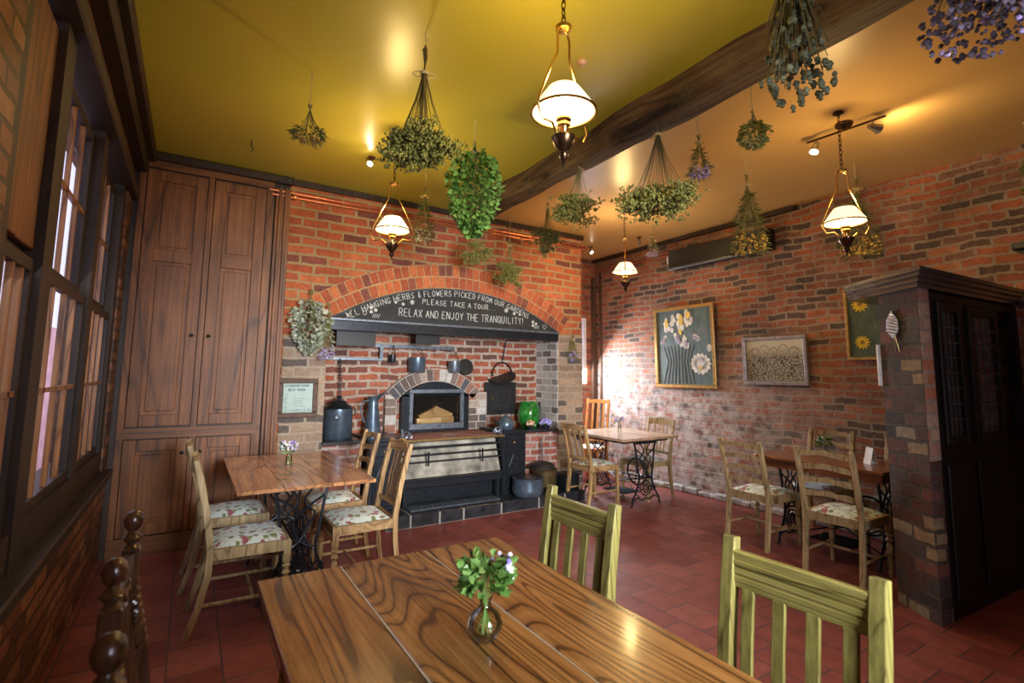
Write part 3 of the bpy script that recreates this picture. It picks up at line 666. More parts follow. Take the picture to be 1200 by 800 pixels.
scroll(XR-.06, .70, .05, .0, -1).build('scroll_bracket', M['iron_grey'], rg, smooth=True)
for x0, x1, tagx in ((XL-.33, XL-.005, 'l'), (XR+.005, XR+.315, 'r')):
    c = MB().box(x0, x1, 0, .60, .0, .655, bev=.006); c.box(x0-.012, x1+.012, -.015, .6, .655, .69, bev=.005); c.box(x0-.008, x1+.008, -.01, .1, 0, .04, bev=.004)
    side = c.build('oven_cabinet', M['iron'], rg)
    d = MB().box(x0+.045, x1-.045, -.018, 0, .07, .46, bev=.004); d.tube([(x0+.07, -.02, .09), (x1-.07, -.02, .09), (x1-.07, -.02, .44), (x0+.07, -.02, .44)], .005, 4, closed=True)
    xm = (x0+x1)/2
    for q in range(4):
        d.tube([(xm+(.045+.01*q)*cos(t*.6)*(1-t/16), -.021, .14+q*.085+.035*sin(t*.6)*(1-t/16)) for t in range(12)], .005, 4)
    dd = d.build('oven_door', M['iron'], side)
    u = MB().box(x0+.045, x1-.045, -.018, 0, .50, .63, bev=.004); u.tube([(x0+.065, -.02, .52), (x1-.065, -.02, .52), (x1-.065, -.02, .61), (x0+.065, -.02, .61)], .0045, 4, closed=True); u.build('drawer_front', M['iron'], side)
    MB().ico((xm-.02, -.03, .565), .013).build('knob', M['brass'], side, smooth=True)
    MB().tube([(x0+.06, -.03, .3), (x0+.07, -.05, .34), (x0+.11, -.04, .42), (x0+.125, -.02, .43)], .008, 6).build('latch', M['iron_grey'], side, smooth=True)
# =================================================================== STOVE INSERT with brick arch
IX0, IX1, IZ0, IZ1 = 2.09, 2.80, .79, 1.27; ic = (IX0+IX1)/2
aR = .62; acz = 1.36-aR; at0 = math.asin(.47/aR)
pa = MB()
for i in range(16):
    t0 = -at0+2*at0*i/16; t1 = -at0+2*at0*(i+1)/16
    pa.prism([(ic+r*sin(t), acz+r*cos(t)) for r, t in ((aR, t0), (aR, t1), (aR+.15, t1), (aR+.15, t0))], 'y', RY-.07, RY)
pa.box(ic-.60, ic-.47, RY-.071, RY, .79, 1.21); pa.box(ic+.40, ic+.68, RY-.071, RY, .79, 1.23)
struct('wall_stove_surround', pa, M['mortar_pale'])
pb = MB()
for i in range(15):
    t0 = -at0+2*at0*(i+.08)/15; t1 = -at0+2*at0*(i+.92)/15
    pb.prism([(ic+r*sin(t), acz+r*cos(t)) for r, t in ((aR+.01, t0), (aR+.01, t1), (aR+.14, t1), (aR+.14, t0))], 'y', RY-.08, RY-.05)
for k in range(4): pb.box(ic-.60, ic-.48, RY-.08, RY-.05, .80+k*.095, .88+k*.095)
for k in range(5): pb.box(ic+.41, ic+.53+.03*(k % 2), RY-.08, RY-.05, .80+k*.085, .872+k*.085); pb.box(ic+.55+.03*(k % 2), ic+.67, RY-.08, RY-.05, .80+k*.085, .872+k*.085)
struct('wall_stove_arch', pb, M['arch_pale'])
st = thing('stove_insert', 'grey framed glass fronted stove set in the small pale brick arch', 'stove', (ic, RY-.10, IZ0))
s = MB(); P = [(-.40, 0), (.40, 0), (.40, .40)]+[(.40-.8*i/12, .40+.17*sin(pi*i/12)) for i in range(13)]+[(-.40, .40)]
# arched backing ring around opening
s.box(-.42, -.31, .0, .05, 0, .42); s.box(.31, .42, .0, .05, 0, .42); s.box(-.31, .31, 0, .05, 0, .10)
s.prism([(-.42, .40)]+[(-.42+.84*i/12, .41+.16*sin(pi*i/12)) for i in range(13)]+[(.42, .40)], 'y', 0, .05)
s.build('surround_plate', M['iron'], st)
f2 = MB(); f2.box(-.34, -.295, -.03, 0, .096, .434, bev=.004); f2.box(.295, .34, -.03, 0, .096, .434, bev=.004); f2.box(-.34, .34, -.03, 0, .435, .48, bev=.004); f2.box(-.34, .34, -.035, 0, .03, .095, bev=.004)
f2.build('door_frame', M['iron_grey'], st); MB().box(-.3, .3, -.012, -.006, .09, .44).build('door_glass', M['stove_glass'], st)
fb = MB(); fb.box(-.31, .31, .09, .095, .08, .46); fb.box(-.31, .31, -.0, .095, .075, .085); fb.build('firebox', M['soot'], st)
MB().tube([(.0, -.045, .06), (.04, -.045, .06)], .006, 6).build('latch', M['steel'], st)
for i, (x0, z0, x1, z1, lb) in enumerate(((-.24, .115, .22, .125, 'split log lying flat at the bottom inside the stove'), (-.2, .15, .02, .245, 'split log leaning left inside the stove'), (-.02, .255, .2, .16, 'split log leaning right inside the stove'), (-.1, .17, .12, .18, 'pale split log in the middle inside the stove'))):
    l = MB(); l.sweep([(ic+x0, RY-.08+.01*i, IZ0+z0), (ic+x1, RY-.07+.005*i, IZ0+z1)], .075, .065, up=(0, 0, 1))
    tag(l.build('log', M['log']), lb, 'log', 'split logs in the stove')
# black oven door on the right of the stove
od = thing('wall_oven', 'square black iron oven door with brass knob right of the stove', 'oven', (3.34, RY-.001, .95))
MB().box(-.22, .23, -.05, 0, 0, .40, bev=.005).build('frame', M['black'], od)
d = MB().box(-.17, .18, -.065, -.05, .04, .36, bev=.005); dd = d.build('door', M['black'], od)
MB().tube([(-.07, -.068, .11), (.12, -.068, .11), (.12, -.068, .28), (-.07, -.068, .28)], .003, 4, closed=True).build('panel_line', M['iron_grey'], dd)
MB().ico((-.135, -.08, .2), .017).build('knob', M['brass'], dd, smooth=True)
gd = thing('hanging_griddle', 'round black griddle with tall hoop handle above the oven door', 'griddle', (3.36, RY-.03, 1.40))
MB().lathe([(0, 0), (.17, 0), (.185, .012), (.185, .03), (0, .03)], M=Matrix.Rotation(radians(-18), 4, 'Y') @ Matrix.Rotation(radians(20), 4, 'X'), n=28).build('plate', M['black'], gd, smooth=True)
MB().tube([(-.13+.0, -.02, .04)]+[(-.0+.15*cos(pi-pi*i/12), -.02, .03+.17*sin(pi*i/12)) for i in range(13)], .008, 6).build('handle', M['iron'], gd, smooth=True)
def chain(mb, p0, p1, n, s_=.012, r=.003):
    p0 = Vector(p0); p1 = Vector(p1)
    for i in range(n):
        c = p0+(p1-p0)*(i+.5)/n; L = (p1-p0).length/n*.68
        ax = Vector((1, 0, 0)) if i % 2 else Vector((0, 1, 0)); dz = (p1-p0).normalized()
        mb.tube([tuple(c+ax*s_*cos(t*pi/5)+dz*L*sin(t*pi/5)) for t in range(10)], r, 5, closed=True)
    return mb
tag(chain(MB(), (3.42, RY-.03, 1.88), (3.37, RY-.03, 1.60), 7, .012, .0035).build('chain', M['iron'], smooth=True), 'short iron chain above the hoop of the hanging griddle', 'chain')
# pot crane with hooks
cr = thing('chimney_crane', 'grey flat iron crane bar stretched across the recess above the stove', 'crane', (1.15, RY-.08, 1.60))
MB().box(.25, 1.52, -.008, .008, .13, .165).build('top_bar', M['iron_grey'], cr)
MB().box(-.02, .64, -.008, .008, -.015, .01).build('lower_bar', M['iron_grey'], cr)
MB().box(.61, .645, -.01, .01, -.015, .16).build('upright', M['iron_grey'], cr)
for x in (.73, 1.02, 1.49, 1.28): MB().tube([(x, 0, .17), (x, -.012, .13), (x, -.012, .08), (x+.012, -.012, .06), (x, -.012, .05)], .004, 5).build('hook', M['iron'], cr)
def pan(x, ztop, r, h, lb, mat, y=RY-.1):
    t = thing('saucepan', lb, 'pan', (x, y, ztop-h), 0, 'pans hung from the crane')
    MB().lathe([(0, 0), (r*.92, 0), (r, .01), (r*1.04, h), (r*.98, h), (r*.94, .014), (0, .012)], n=24).build('body', mat, t, smooth=True)
    MB().tube([(0+r*.6, 0, h*.8), (r*.9, .02, h+.03), (r*.3, .01, h+.11), (0, 0, h+.07)], .005, 5).build('handle', M['iron'], t)
    return t
pan(1.90, 1.655, .036, .085, 'tiny black pan hung leftmost from the crane bar', M['iron'])
pan(2.19, 1.63, .095, .17, 'larger dark blue saucepan hung from the crane left of centre', M['iron_blue'])
pan(2.66, 1.60, .072, .14, 'small silver-blue saucepan hung from the right of the crane', M['iron_grey'])
tag(MB().lathe([(0, 0), (.09, 0), (.1, .01), (.1, .025), (0, .025)], M=Matrix.Translation((2.83, RY-.05, 1.53)) @ Matrix.Rotation(radians(80), 4, 'X'), n=24).build('skillet', M['black'], smooth=True), 'round black skillet behind the small silver-blue saucepan', 'pan')
ch = chain(MB(), (1.33, RY-.1, 1.59), (1.35, RY-.1, 1.33), 8, .014, .004); ch.tube([(1.35, RY-.1, 1.33), (1.35, RY-.1, 1.22), (1.37, RY-.1, 1.19), (1.36, RY-.1, 1.17)], .007, 6)
tag(ch.build('pot_chain', M['iron'], smooth=True), 'iron chain with hook hanging above the big lidded urn', 'chain')
# urn, jug, kettle, green jar
ur = thing('water_urn', 'large blue-black lidded metal urn with a tap on left hob', 'urn', (1.31, 5.40, .79))
MB().lathe([(0, 0), (.14, 0), (.146, .01), (.138, .26), (.142, .285), (.14, .30), (.13, .30), (.12, .28), (0, .28)], n=32).build('body', M['iron_blue'], ur, smooth=True)
MB().lathe([(.145, .295), (.12, .325), (.085, .345), (.08, .36), (.06, .375), (.02, .385), (.02, .4), (.028, .41), (.018, .425), (0, .427)], n=28).build('lid', M['iron'], ur, smooth=True)
MB().lathe([(0, 0), (.03, 0), (.03, .02), (.015, .03), (0, .03)], M=Matrix.Translation((-.045, -.135, .215)) @ Matrix.Rotation(pi/2, 4, 'X'), n=16).build('tap', M['iron_grey'], ur, smooth=True)
for sx in (-1, 1): MB().tube([(sx*.135, 0, .2), (sx*.17, 0, .24), (sx*.17, 0, .29), (sx*.14, 0, .3)], .006, 6).build('handle', M['iron'], ur, smooth=True)
jg = thing('tall_jug', 'tall tapering blue-black jug with wide spout on left hob', 'jug', (1.66, 5.38, .812))
MB().lathe([(0, 0), (.088, 0), (.09, .01), (.05, .33), (.052, .37), (.062, .39), (.055, .39), (.045, .34), (0, .33)], n=24).build('body', M['iron_blue'], jg, smooth=True)
MB().add([(.03, -.035, .34), (.03, .035, .34), (.15, .0, .44), (.055, -.045, .395), (.055, .045, .395), (.14, 0, .45)], [(0, 1, 2), (0, 2, 5, 3), (1, 4, 5, 2)]).build('spout', M['iron_blue'], jg)
MB().tube([(-.05, 0, .35), (-.11, 0, .34), (-.13, 0, .25), (-.085, 0, .12)], .008, 6).build('handle', M['iron_blue'], jg, smooth=True)
kt = thing('black_kettle', 'squat black kettle standing on the right oven cabinet', 'kettle', (3.17, 5.16, .811))
MB().lathe([(0, 0), (.075, 0), (.095, .03), (.098, .07), (.075, .12), (.045, .14), (.04, .15), (.015, .16), (.018, .175), (0, .185)], n=24).build('body', M['iron_blue'], kt, smooth=True)
MB().tube([(-.08, 0, .05), (-.13, 0, .09), (-.145, 0, .14)], .016, 8, taper=.009).build('spout', M['iron'], kt, smooth=True)
MB().tube([(-.075+.0, 0, .11)]+[(.08*cos(pi-pi*i/10), 0, .14+.09*sin(pi*i/10)) for i in range(11)], .006, 6).build('handle', M['iron'], kt, smooth=True)
gj = thing('green_jar', 'bulbous glossy green glazed jar on the right hob', 'jar', (3.63, 5.36, .79))
MB().lathe([(0, 0), (.085, 0), (.1, .02), (.135, .1), (.145, .18), (.13, .25), (.108, .285), (.118, .305), (.12, .32), (.1, .32), (.1, .3), (0, .29)], n=32).build('body', M['green_glaze'], gj, smooth=True)
MB().tube([(.124*cos(t*pi/12), .124*sin(t*pi/12), .262) for t in range(24)], .007, 6, closed=True).build('neck_band', M['green_glaze'], gj, smooth=True)
tag(MB().lathe([(0, 0), (.06, 0), (.07, .03), (.082, .2), (.075, .29), (.08, .31), (.07, .31), (.065, .28), (0, .28)], c=(3.815, 5.50, .79), n=24).build('black_jar', M['black_pot'], smooth=True), 'tall black jar half hidden behind the green jar', 'jar')
# =================================================================== PLANT BUILDERS
def rnd3(): return Vector((random.gauss(0, 1), random.gauss(0, 1), random.gauss(0, 1))).normalized()
def posy(name, lb, cat, loc, r, mat, n=60, pot=True, potmat=None, group=None, zoff=.0):
    t = thing(name, lb, cat, loc, 0, group)
    if pot: MB().lathe([(0, 0), (r*.5, 0), (r*.65, .04), (r*.6, .045), (0, .04)], n=16).build('pot', potmat or M['iron'], t, smooth=True)
    fl = MB()
    for _ in range(n):
        d = rnd3(); d.z = abs(d.z)*.9; p = d*r*random.uniform(.75, 1); fl.ico((p.x, p.y, .035+zoff+p.z+r*.3), r*.16)
    fl.build('flower_heads', mat, t)
    lf = MB()
    for _ in range(25):
        d = rnd3(); d.z = abs(d.z)*.4; lf.leaf((0, 0, .05+zoff), d, r*1.1, r*.35)
    lf.build('leaves', M['leaf_fresh'], t); return t
posy('flower_posy', 'small red and cream flower posy in front of the green jar', 'flowers', (3.53, 5.18, .79), .062, M['mixed_fl'])
posy('flower_posy', 'round purple-blue flower head right of the green jar', 'flowers', (3.755, 5.175, .79), .075, M['blue_fl'], 110)
# hearth pots
hp_ = thing('cooking_pot', 'round blue-black cooking pot on the hearth right of the range', 'pot', (3.24, 4.80, .12))
MB().lathe([(0, 0), (.13, 0), (.165, .03), (.175, .09), (.165, .17), (.172, .19), (.178, .205), (.16, .205), (.155, .17), (0, .16)], n=32).build('body', M['iron_blue'], hp_, smooth=True)
MB().lathe([(.168, .2), (.16, .215), (0, .222)], n=28).build('lid', M['iron'], hp_, smooth=True)
bp = thing('brass_pan', 'dull brass preserving pan on the hearth beside the cooking pot', 'pan', (3.60, 4.98, .12))
MB().lathe([(0, .05), (.12, .05), (.135, .07), (.145, .22), (.155, .235), (.145, .238), (.13, .21), (0, .2)], n=28).build('body', M['brass_dull'], bp, smooth=True)
for k in range(3): a = k*2.1+.4; MB().tube([(.12*cos(a), .12*sin(a), 0), (.11*cos(a), .11*sin(a), .06)], .012, 6).build('foot', M['iron'], bp)
MB().tube([(-.14, 0, .2)]+[(-.0+.15*cos(pi-pi*i/10), -.03, .22+.06*sin(pi*i/10)) for i in range(11)], .005, 6).build('handle', M['iron'], bp, smooth=True)
fp = thing('long_handled_pan', 'black domed pan with upright handle resting on the brass pan', 'pan', (3.56, 4.98, .362))
MB().lathe([(0, 0), (.13, 0), (.165, .01), (.15, .045), (.09, .075), (0, .085)], n=28).build('bowl', M['black'], fp, smooth=True)
MB().tube([(.06, .07, .05), (.07, .10, .10), (.08, .13, .33)], .008, 6).build('handle', M['iron_blue'], fp, smooth=True)
fd = MB().box(3.78, 3.98, 4.8, 5.05, .121, .27, bev=.01); fd.tube([(3.78, 4.8, .28), (3.98, 4.8, .28), (3.98, 5.05, .28), (3.78, 5.05, .28)], .008, 5, closed=True)
tag(fd.build('coal_box', M['iron'], smooth=False), 'low black iron coal box at the right end of the hearth', 'box')
# =================================================================== FRAMED NOTICE
fn = thing('framed_notice', 'pale green lettered notice in brown frame left of the fireplace', 'picture', (.872, FY-.014, 1.03))
fr = MB(); W2, H2 = .175, .36
for x0, x1, z0, z1 in ((-W2, -W2+.045, .046, H2-.046), (W2-.045, W2, .046, H2-.046), (-W2, W2, 0, .045), (-W2, W2, H2-.045, H2)): fr.box(x0, x1, -.025, 0, z0, z1, bev=.005)
fr.build('frame', M['brown_frame'], fn); MB().box(-.135, .135, -.01, -.004, .04, .32).build('sheet', plain('pale_sheet', (.42, .56, .52), .6, 0, .06), fn)
tx = MB()
write(tx, "STANDARD ROOM", lambda u, v: (-.112+u, -.0115, .283+v), .011, .02, .0055, .0018)
write(tx, "BEST ROOM.", lambda u, v: (-.085+u, -.0115, .245+v), .012, .02, .0055, .0018)
for k in range(4):
    tx.tube([(-.04+j*.008, -.0115, .172-k*.023+.003*(j % 2)) for j in range(14-(k*3) % 4)], .0014, 4)
for k in range(12): a = k*.5; tx.tube([(-.115+.01*sin(k), -.0115, .21-k*.012), (-.1+.015*cos(k*2), -.0115, .215-k*.012)], .0016, 4)
for k in range(14): tx.tube([(-.12+k*.018, -.0115, .05), (-.115+k*.018, -.0115, .065+.02*abs(sin(k*1.7)))], .0022, 4)
tx.build('lettering', plain('ink', (.08, .12, .16), .8), fn)
# =================================================================== COPPER PIPES
def pipe(x0, x1, y, z, lb, bend=True):
    m_ = MB().tube([(x0, y, z), (x1, y, z)], .011, 8)
    t = thing('copper_pipe', lb, 'pipe', (0, 0, 0)); m_.build('pipe_run', M['copper'], t, smooth=True)
    k = x0+.2
    while k < x1: MB().box(k-.006, k+.006, y-.014, FY-.0, z-.015, z+.015).build('clip', M['brass'], t); k += .9
pipe(.52, FXR+.04, FY-.065, 3.145, 'upper copper pipe running along the top of the chimney wall'); pipe(.54, FXR+.04, FY-.065, 3.105, 'lower copper pipe running along the top of the chimney wall')
rp = thing('copper_pipe', 'copper pipe run high along the right wall above the wall heater', 'pipe'); MB().tube([(RX-.04, BY-.1, 3.12), (RX-.04, 3.3, 3.12)], .011, 8).tube([(RX-.04, BY-.1, 3.08), (RX-.04, 4.6, 3.08)], .009, 8).build('pipe_run', M['copper'], rp, smooth=True)
# =================================================================== PICTURES ON THE RIGHT WALL
def plc(y, z, yc, zc): return (RX-.03, y, z)
def picture(name, lb, ya, yb, z0, z1, fmat, fw, tilt=.03):
    yc = (ya+yb)/2; t = thing(name, lb, 'picture', (RX-.012-tilt*.5, yc, z0)); t.rotation_euler = (0, -tilt, 0)
    w2, h = (ya-yb)/2, z1-z0; f = MB()
    for y0, y1, a, b_ in ((-w2, -w2+fw, fw+.001, h-fw-.001), (w2-fw, w2, fw+.001, h-fw-.001), (-w2, w2, 0, fw), (-w2, w2, h-fw, h)): f.box(-.035, 0, y0, y1, a, b_, bev=.006)
    f.build('frame', fmat, t); return t, w2-fw, h, fw
# canvas helper: small raised dabs of paint; local plane (y to the left positive = picture left), looking toward +x
def dab(mb, u, v, w2, h, fw, ru, rv, rot=0, x=-.014, n=10):
    # u in 0..1 left to right, v bottom to top
    cy = w2-u*2*w2; cz = fw+v*(h-2*fw); P = []
    for k in range(n):
        a = 2*pi*k/n; p = ru*cos(a); q = rv*sin(a); P.append((cy-(p*cos(rot)-q*sin(rot)), cz+p*sin(rot)+q*cos(rot)))
    mb.prism(P, 'x', x, x+.004)
t, w2, h, fw = picture('flower_painting', 'tall oil painting of white irises in a gilt frame', 4.88, 3.93, 1.30, 2.36, M['gold_frame'], .045)
def cnv(name, stops, sc_):
    m, nt, p = newmat(name); v = objc(nt); nt.links.new(ramp(nt, noise(nt, mapping(nt, v, (1, 2.2, .8), (.5, 0, 0)), sc_, 6, .7, .5), stops), p.inputs['Base Color']); p.inputs['Roughness'].default_value = .45; return m
MB().box(-.010, -.004, -w2, w2, fw, h-fw).build('canvas', cnv('canvas_teal', ((.25, (.035, .06, .07)), (.45, (.06, .1, .1)), (.6, (.1, .15, .15)), (.8, (.2, .16, .2))), 4), t)
pg = MB()
for u in range(9): cy = .2+.05*u; pg.tube([(-.013, w2-(cy-.1+.02*u)*2*w2, fw+.01), (-.013, w2-cy*2*w2, fw+.3), (-.013, w2-(cy+.02*(u-4))*2*w2, fw+.5)], .007, 4, taper=.003)
pg.build('leaf_strokes', plant('paint_stem', [(.06, .12, .1), (.12, .18, .2), (.2, .25, .3)]), t)
pw = MB()
for u, v, a, b_, r_ in ((.19, .79, .055, .11, .05), (.31, .82, .05, .12, -.1), (.45, .84, .06, .13, .1), (.60, .87, .065, .13, .1), (.12, .60, .045, .08, -.7), (.40, .6, .05, .1, .6), (.54, .56, .05, .1, .1), (.72, .62, .04, .1, 1.0)):
    for k in range(16):
        q = random.uniform(0, 6.28); rr = sqrt(random.random()); p = a*.8*rr*cos(q); t_ = b_*.85*rr*sin(q); tw = 1-.35*(t_/b_)
        dab(pw, u+(p*tw*cos(r_)-t_*sin(r_))/(-2*w2)*-1, v+(p*sin(r_)*-1+t_*cos(r_))/(h-2*fw), w2, h, fw, a*.38, b_*.3, -r_+random.uniform(-.4, .4), -.014-.0003*random.random())
for k in range(14): a = k*pi/7; dab(pw, .79+.12*cos(a), .27+.09*sin(a), w2, h, fw, .05, .03, a)
dab(pw, .79, .27, w2, h, fw, .1, .085); dab(pw, .95, .47, w2, h, fw, .035, .05)
pw.build('white_petals', plant('paint_white', [(.5, .5, .45), (.8, .78, .7), (.42, .42, .45), (.62, .55, .4)]), t)
py_ = MB()
for u, v, a, b_, r_ in ((.19, .83, .025, .06, 0), (.47, .86, .035, .08, 0), (.6, .92, .035, .05, 0), (.45, .7, .025, .045, .3), (.79, .22, .03, .022, 0)): dab(py_, u, v, w2, h, fw, a, b_, r_, -.017)
py_.build('yellow_dabs', plant('paint_yellow', [(.65, .4, .06), (.75, .55, .1)]), t)
pp = MB()
for u, v, a, b_, r_ in ((.12, .6, .02, .055, -.7), (.41, .59, .025, .065, .6), (.55, .54, .02, .05, .1), (.72, .61, .018, .06, 1.0)): dab(pp, u, v, w2, h, fw, a, b_, r_, -.017)
pp.build('mauve_dabs', plant('paint_mauve', [(.25, .18, .28), (.3, .24, .34)]), t)
t, w2, h, fw = picture('line_drawing', 'black and white ink drawing in a silver frame on right wall', 3.57, 2.84, 1.365, 1.90, M['silver_frame'], .04)
def ink():
    m, nt, p = newmat('ink_drawing'); v = objc(nt)
    vo = N(nt, 'ShaderNodeTexVoronoi', feature='DISTANCE_TO_EDGE'); vo.inputs['Scale'].default_value = 26; nt.links.new(mapping(nt, v, (1, 1, 1.6)), vo.inputs['Vector'])
    vo2 = N(nt, 'ShaderNodeTexVoronoi', feature='DISTANCE_TO_EDGE'); vo2.inputs['Scale'].default_value = 60; nt.links.new(v, vo2.inputs['Vector'])
    sx = N(nt, 'ShaderNodeSeparateXYZ'); nt.links.new(v, sx.inputs[0])
    a = ramp(nt, vo.outputs[0], ((.03, (0, 0, 0)), (.09, (1, 1, 1)))); b_ = ramp(nt, vo2.outputs[0], ((.05, (.2, .2, .2)), (.2, (1, 1, 1))))
    low = maprange(nt, sx.outputs[2], .42, .3); base = mix(nt, 1.0, (.62, .6, .5), mix(nt, low, (1, 1, 1), mix(nt, 1.0, a, b_, 'MULTIPLY')), 'MULTIPLY')
    nt.links.new(base, p.inputs['Base Color']); p.inputs['Roughness'].default_value = .3; return m
MB().box(-.010, -.004, -w2, w2, fw, h-fw).build('sheet', ink(), t)
ln = MB()
for k in range(5): ln.tube([(-.0115, w2-(.08+.17*k+.16*i/8)*2*w2, fw+.33+.04*sin(pi*i/8)+.03*(k % 2)) for i in range(9)], .0025, 4)
ln.build('ink_lines', M['black'], t)
t, w2, h, fw = picture('sunflower_painting', 'painting of yellow flowers in narrow gilt frame beside the brick pier', 2.46, 1.98, 1.62, 2.31, M['gold_frame'], .03)
MB().box(-.010, -.004, -w2, w2, fw, h-fw).build('canvas', cnv('canvas_green', ((.3, (.03, .05, .035)), (.6, (.08, .13, .1)), (.8, (.14, .2, .16))), 9), t)
ps = MB(); pc = MB()
for u, v, R_ in ((.25, .8, .075), (.72, .84, .08), (.25, .22, .065), (.75, .45, .05)):
    for k in range(12):
        a = k*pi/6; cy = w2-u*2*w2+R_*.6*cos(a); cz = fw+v*(h-2*fw)+R_*.6*sin(a)
        ps.prism([(cy+R_*.45*cos(q)*cos(a)-R_*.16*sin(q)*sin(a), cz+R_*.45*cos(q)*sin(a)+R_*.16*sin(q)*cos(a)) for q in [j*pi/4 for j in range(8)]], 'x', -.014-.0002*k, -.010)
    dab(pc, u, v, w2, h, fw, R_*.3, R_*.3, 0, -.018)
ps.build('yellow_petals', plant('petal_yellow', [(.65, .45, .03), (.8, .62, .05)]), t); pc.build('flower_centres', plain('centre', (.3, .17, .03), .6), t)
# wall heater bar
wh = thing('wall_heater', 'long black wall unit mounted high on the right brick wall', 'heater', (RX, 0, 0))
MB().box(-.17, 0, 3.15, 4.53, 2.86, 3.10, bev=.012).build('casing', M['black'], wh)
MB().box(-.19, -.15, 3.16, 4.52, 2.835, 2.865, bev=.005).build('grille_lip', M['iron_grey'], wh)
MB().box(-.172, -.02, 4.53, 4.545, 2.93, 3.03).build('end_cap', M['white_card'], wh)
# black shelf at far right on the right wall
tag(MB().box(RX-.28, RX, .2, 1.18, 2.42, 2.47, bev=.006).prism([(1.18, 2.42), (.2, 2.42), (.2, 2.36), (1.1, 2.36)], 'x', RX-.22, RX-.02).build('wall_shelf', M['door_paint']), 'dark wall shelf high on the right wall above the corner unit', 'shelf')
# =================================================================== CORNER PIER AND DARK CUPBOARD
P2 = Vector((3.84, 1.33)); dl = Vector((.53, .85)).normalized(); dr = Vector((sin(radians(93)), cos(radians(93))))
P1 = P2+dl*.34; P3 = P2+dr*.15; P4 = P3+dl*.34
PT = 2.02
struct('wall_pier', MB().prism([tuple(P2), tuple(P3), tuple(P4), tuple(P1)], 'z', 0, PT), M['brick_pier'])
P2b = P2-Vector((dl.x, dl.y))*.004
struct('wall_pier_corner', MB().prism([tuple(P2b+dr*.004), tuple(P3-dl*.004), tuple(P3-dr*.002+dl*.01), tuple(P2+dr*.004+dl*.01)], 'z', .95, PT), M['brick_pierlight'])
cu = thing('corner_cupboard', 'dark painted cupboard with leaded glass door right of the brick pier', 'cupboard', (P3.x, P3.y, 0), math.atan2(dr.y, dr.x))
CW = 1.44
c = MB(); c.box(.005, .06, .0, .05, 0, PT-.01); c.box(CW-.08, CW, 0, .05, 0, PT-.01); c.box(.06, CW-.08, 0, .05, 1.96, PT-.01); c.box(.06, CW-.08, 0, .05, 0, 1.02); c.box(.24, CW, .25, .29, 0, PT-.01); c.box(.14, CW-.08, .05, .25, .96, 1.02)
c.box(.42, .50, 0, .05, 1.02, 1.96)
c.build('carcass', M['door_paint'], cu)
def gdoor(x0, x1):
    d = MB(); d.box(x0, x0+.05, -.02, .01, 1.03, 1.95, bev=.004); d.box(x1-.05, x1, -.02, .01, 1.03, 1.95, bev=.004); d.box(x0+.05, x1-.05, -.02, .01, 1.03, 1.09, bev=.004); d.box(x0+.05, x1-.05, -.02, .01, 1.89, 1.95, bev=.004)
    o = d.build('glass_door', M['door_paint'], cu); MB().box(x0+.05, x1-.05, -.006, -.003, 1.09, 1.89).build('pane', M['pane'], o)
    le = MB()
    for k in range(1, 4): xx = x0+.05+(x1-x0-.1)*k/4; le.box(xx-.004, xx+.004, -.01, 0, 1.09, 1.89)
    for k in range(1, 8): zz = 1.09+.1*k; le.box(x0+.05, x1-.05, -.01, 0, zz-.004, zz+.004)
    le.build('leading', M['iron_grey'], o)
gdoor(.07, .41); gdoor(.51, 1.0)
for x0, x1 in ((.06, .42), (.5, .95)):
    MB().box(x0, x1, -.015, 0, .1, .92, bev=.006).build('lower_door', M['door_paint'], cu)
cn = thing('cupboard_cornice', 'moulded dark cornice topping the brick pier and the corner cupboard', 'cornice', (0, 0, PT))
def off(p, a, b_): return (p.x-dl.x*a*1.0-dr.x*b_, p.y-dl.y*a-dr.y*b_)
c = MB()
for a, z0, z1 in ((.03, .0, .03), (.05, .03, .06), (.08, .06, .085), (.10, .085, .11)):
    A = P2-dl*a-dr*a; B = P2+dl*.62-dr*a; C_ = P2+dl*.62+dr*1.24; D = P2-dl*a+dr*1.60
    c.prism([tuple(A), tuple(D), tuple(C_), tuple(B)], 'z', z0, z1)
c.build('moulding', M['cornice'], cn)
# lead leaf ornament on the pier face
nrm = Vector((-dl.y, dl.x)); 
lo = P2+dl*.20+nrm*.012; orn = thing('leaf_ornament', 'pale metal leaf ornament hung on the brick pier', 'ornament', (lo.x, lo.y, 1.62), atan2(dl.y, dl.x))
m_ = MB(); P = [(0, .28), (.05, .22), (.055, .15), (.0, .09), (-.05, .14), (-.05, .21)]; m_.prism(P, 'y', -.006, .006)
for k in range(7): m_.tube([(-.045+.01*k*.4, .012, .12+.02*k), (.045-.006*k, .012, .14+.02*k)], .003, 4)
m_.build('leaf_plate', M['steel'], orn); m_ = MB()
for x in (-.05, -.015, .01, .05): m_.tube([(x*.3, .005, .12), (x, .005, .0)], .0022, 4)
m_.build('dangling_wires', M['steel'], orn)
e = P1+dl*.008; tag(MB().prism([(e.x, e.y), (e.x+.004, e.y+.01), (e.x-.012, e.y+.02), (e.x-.02, e.y+.008)], 'z', 1.40, 1.68).build('glass_strip', M['white_card']), 'thin white strip fixed upright on the far edge of the pier', 'strip')

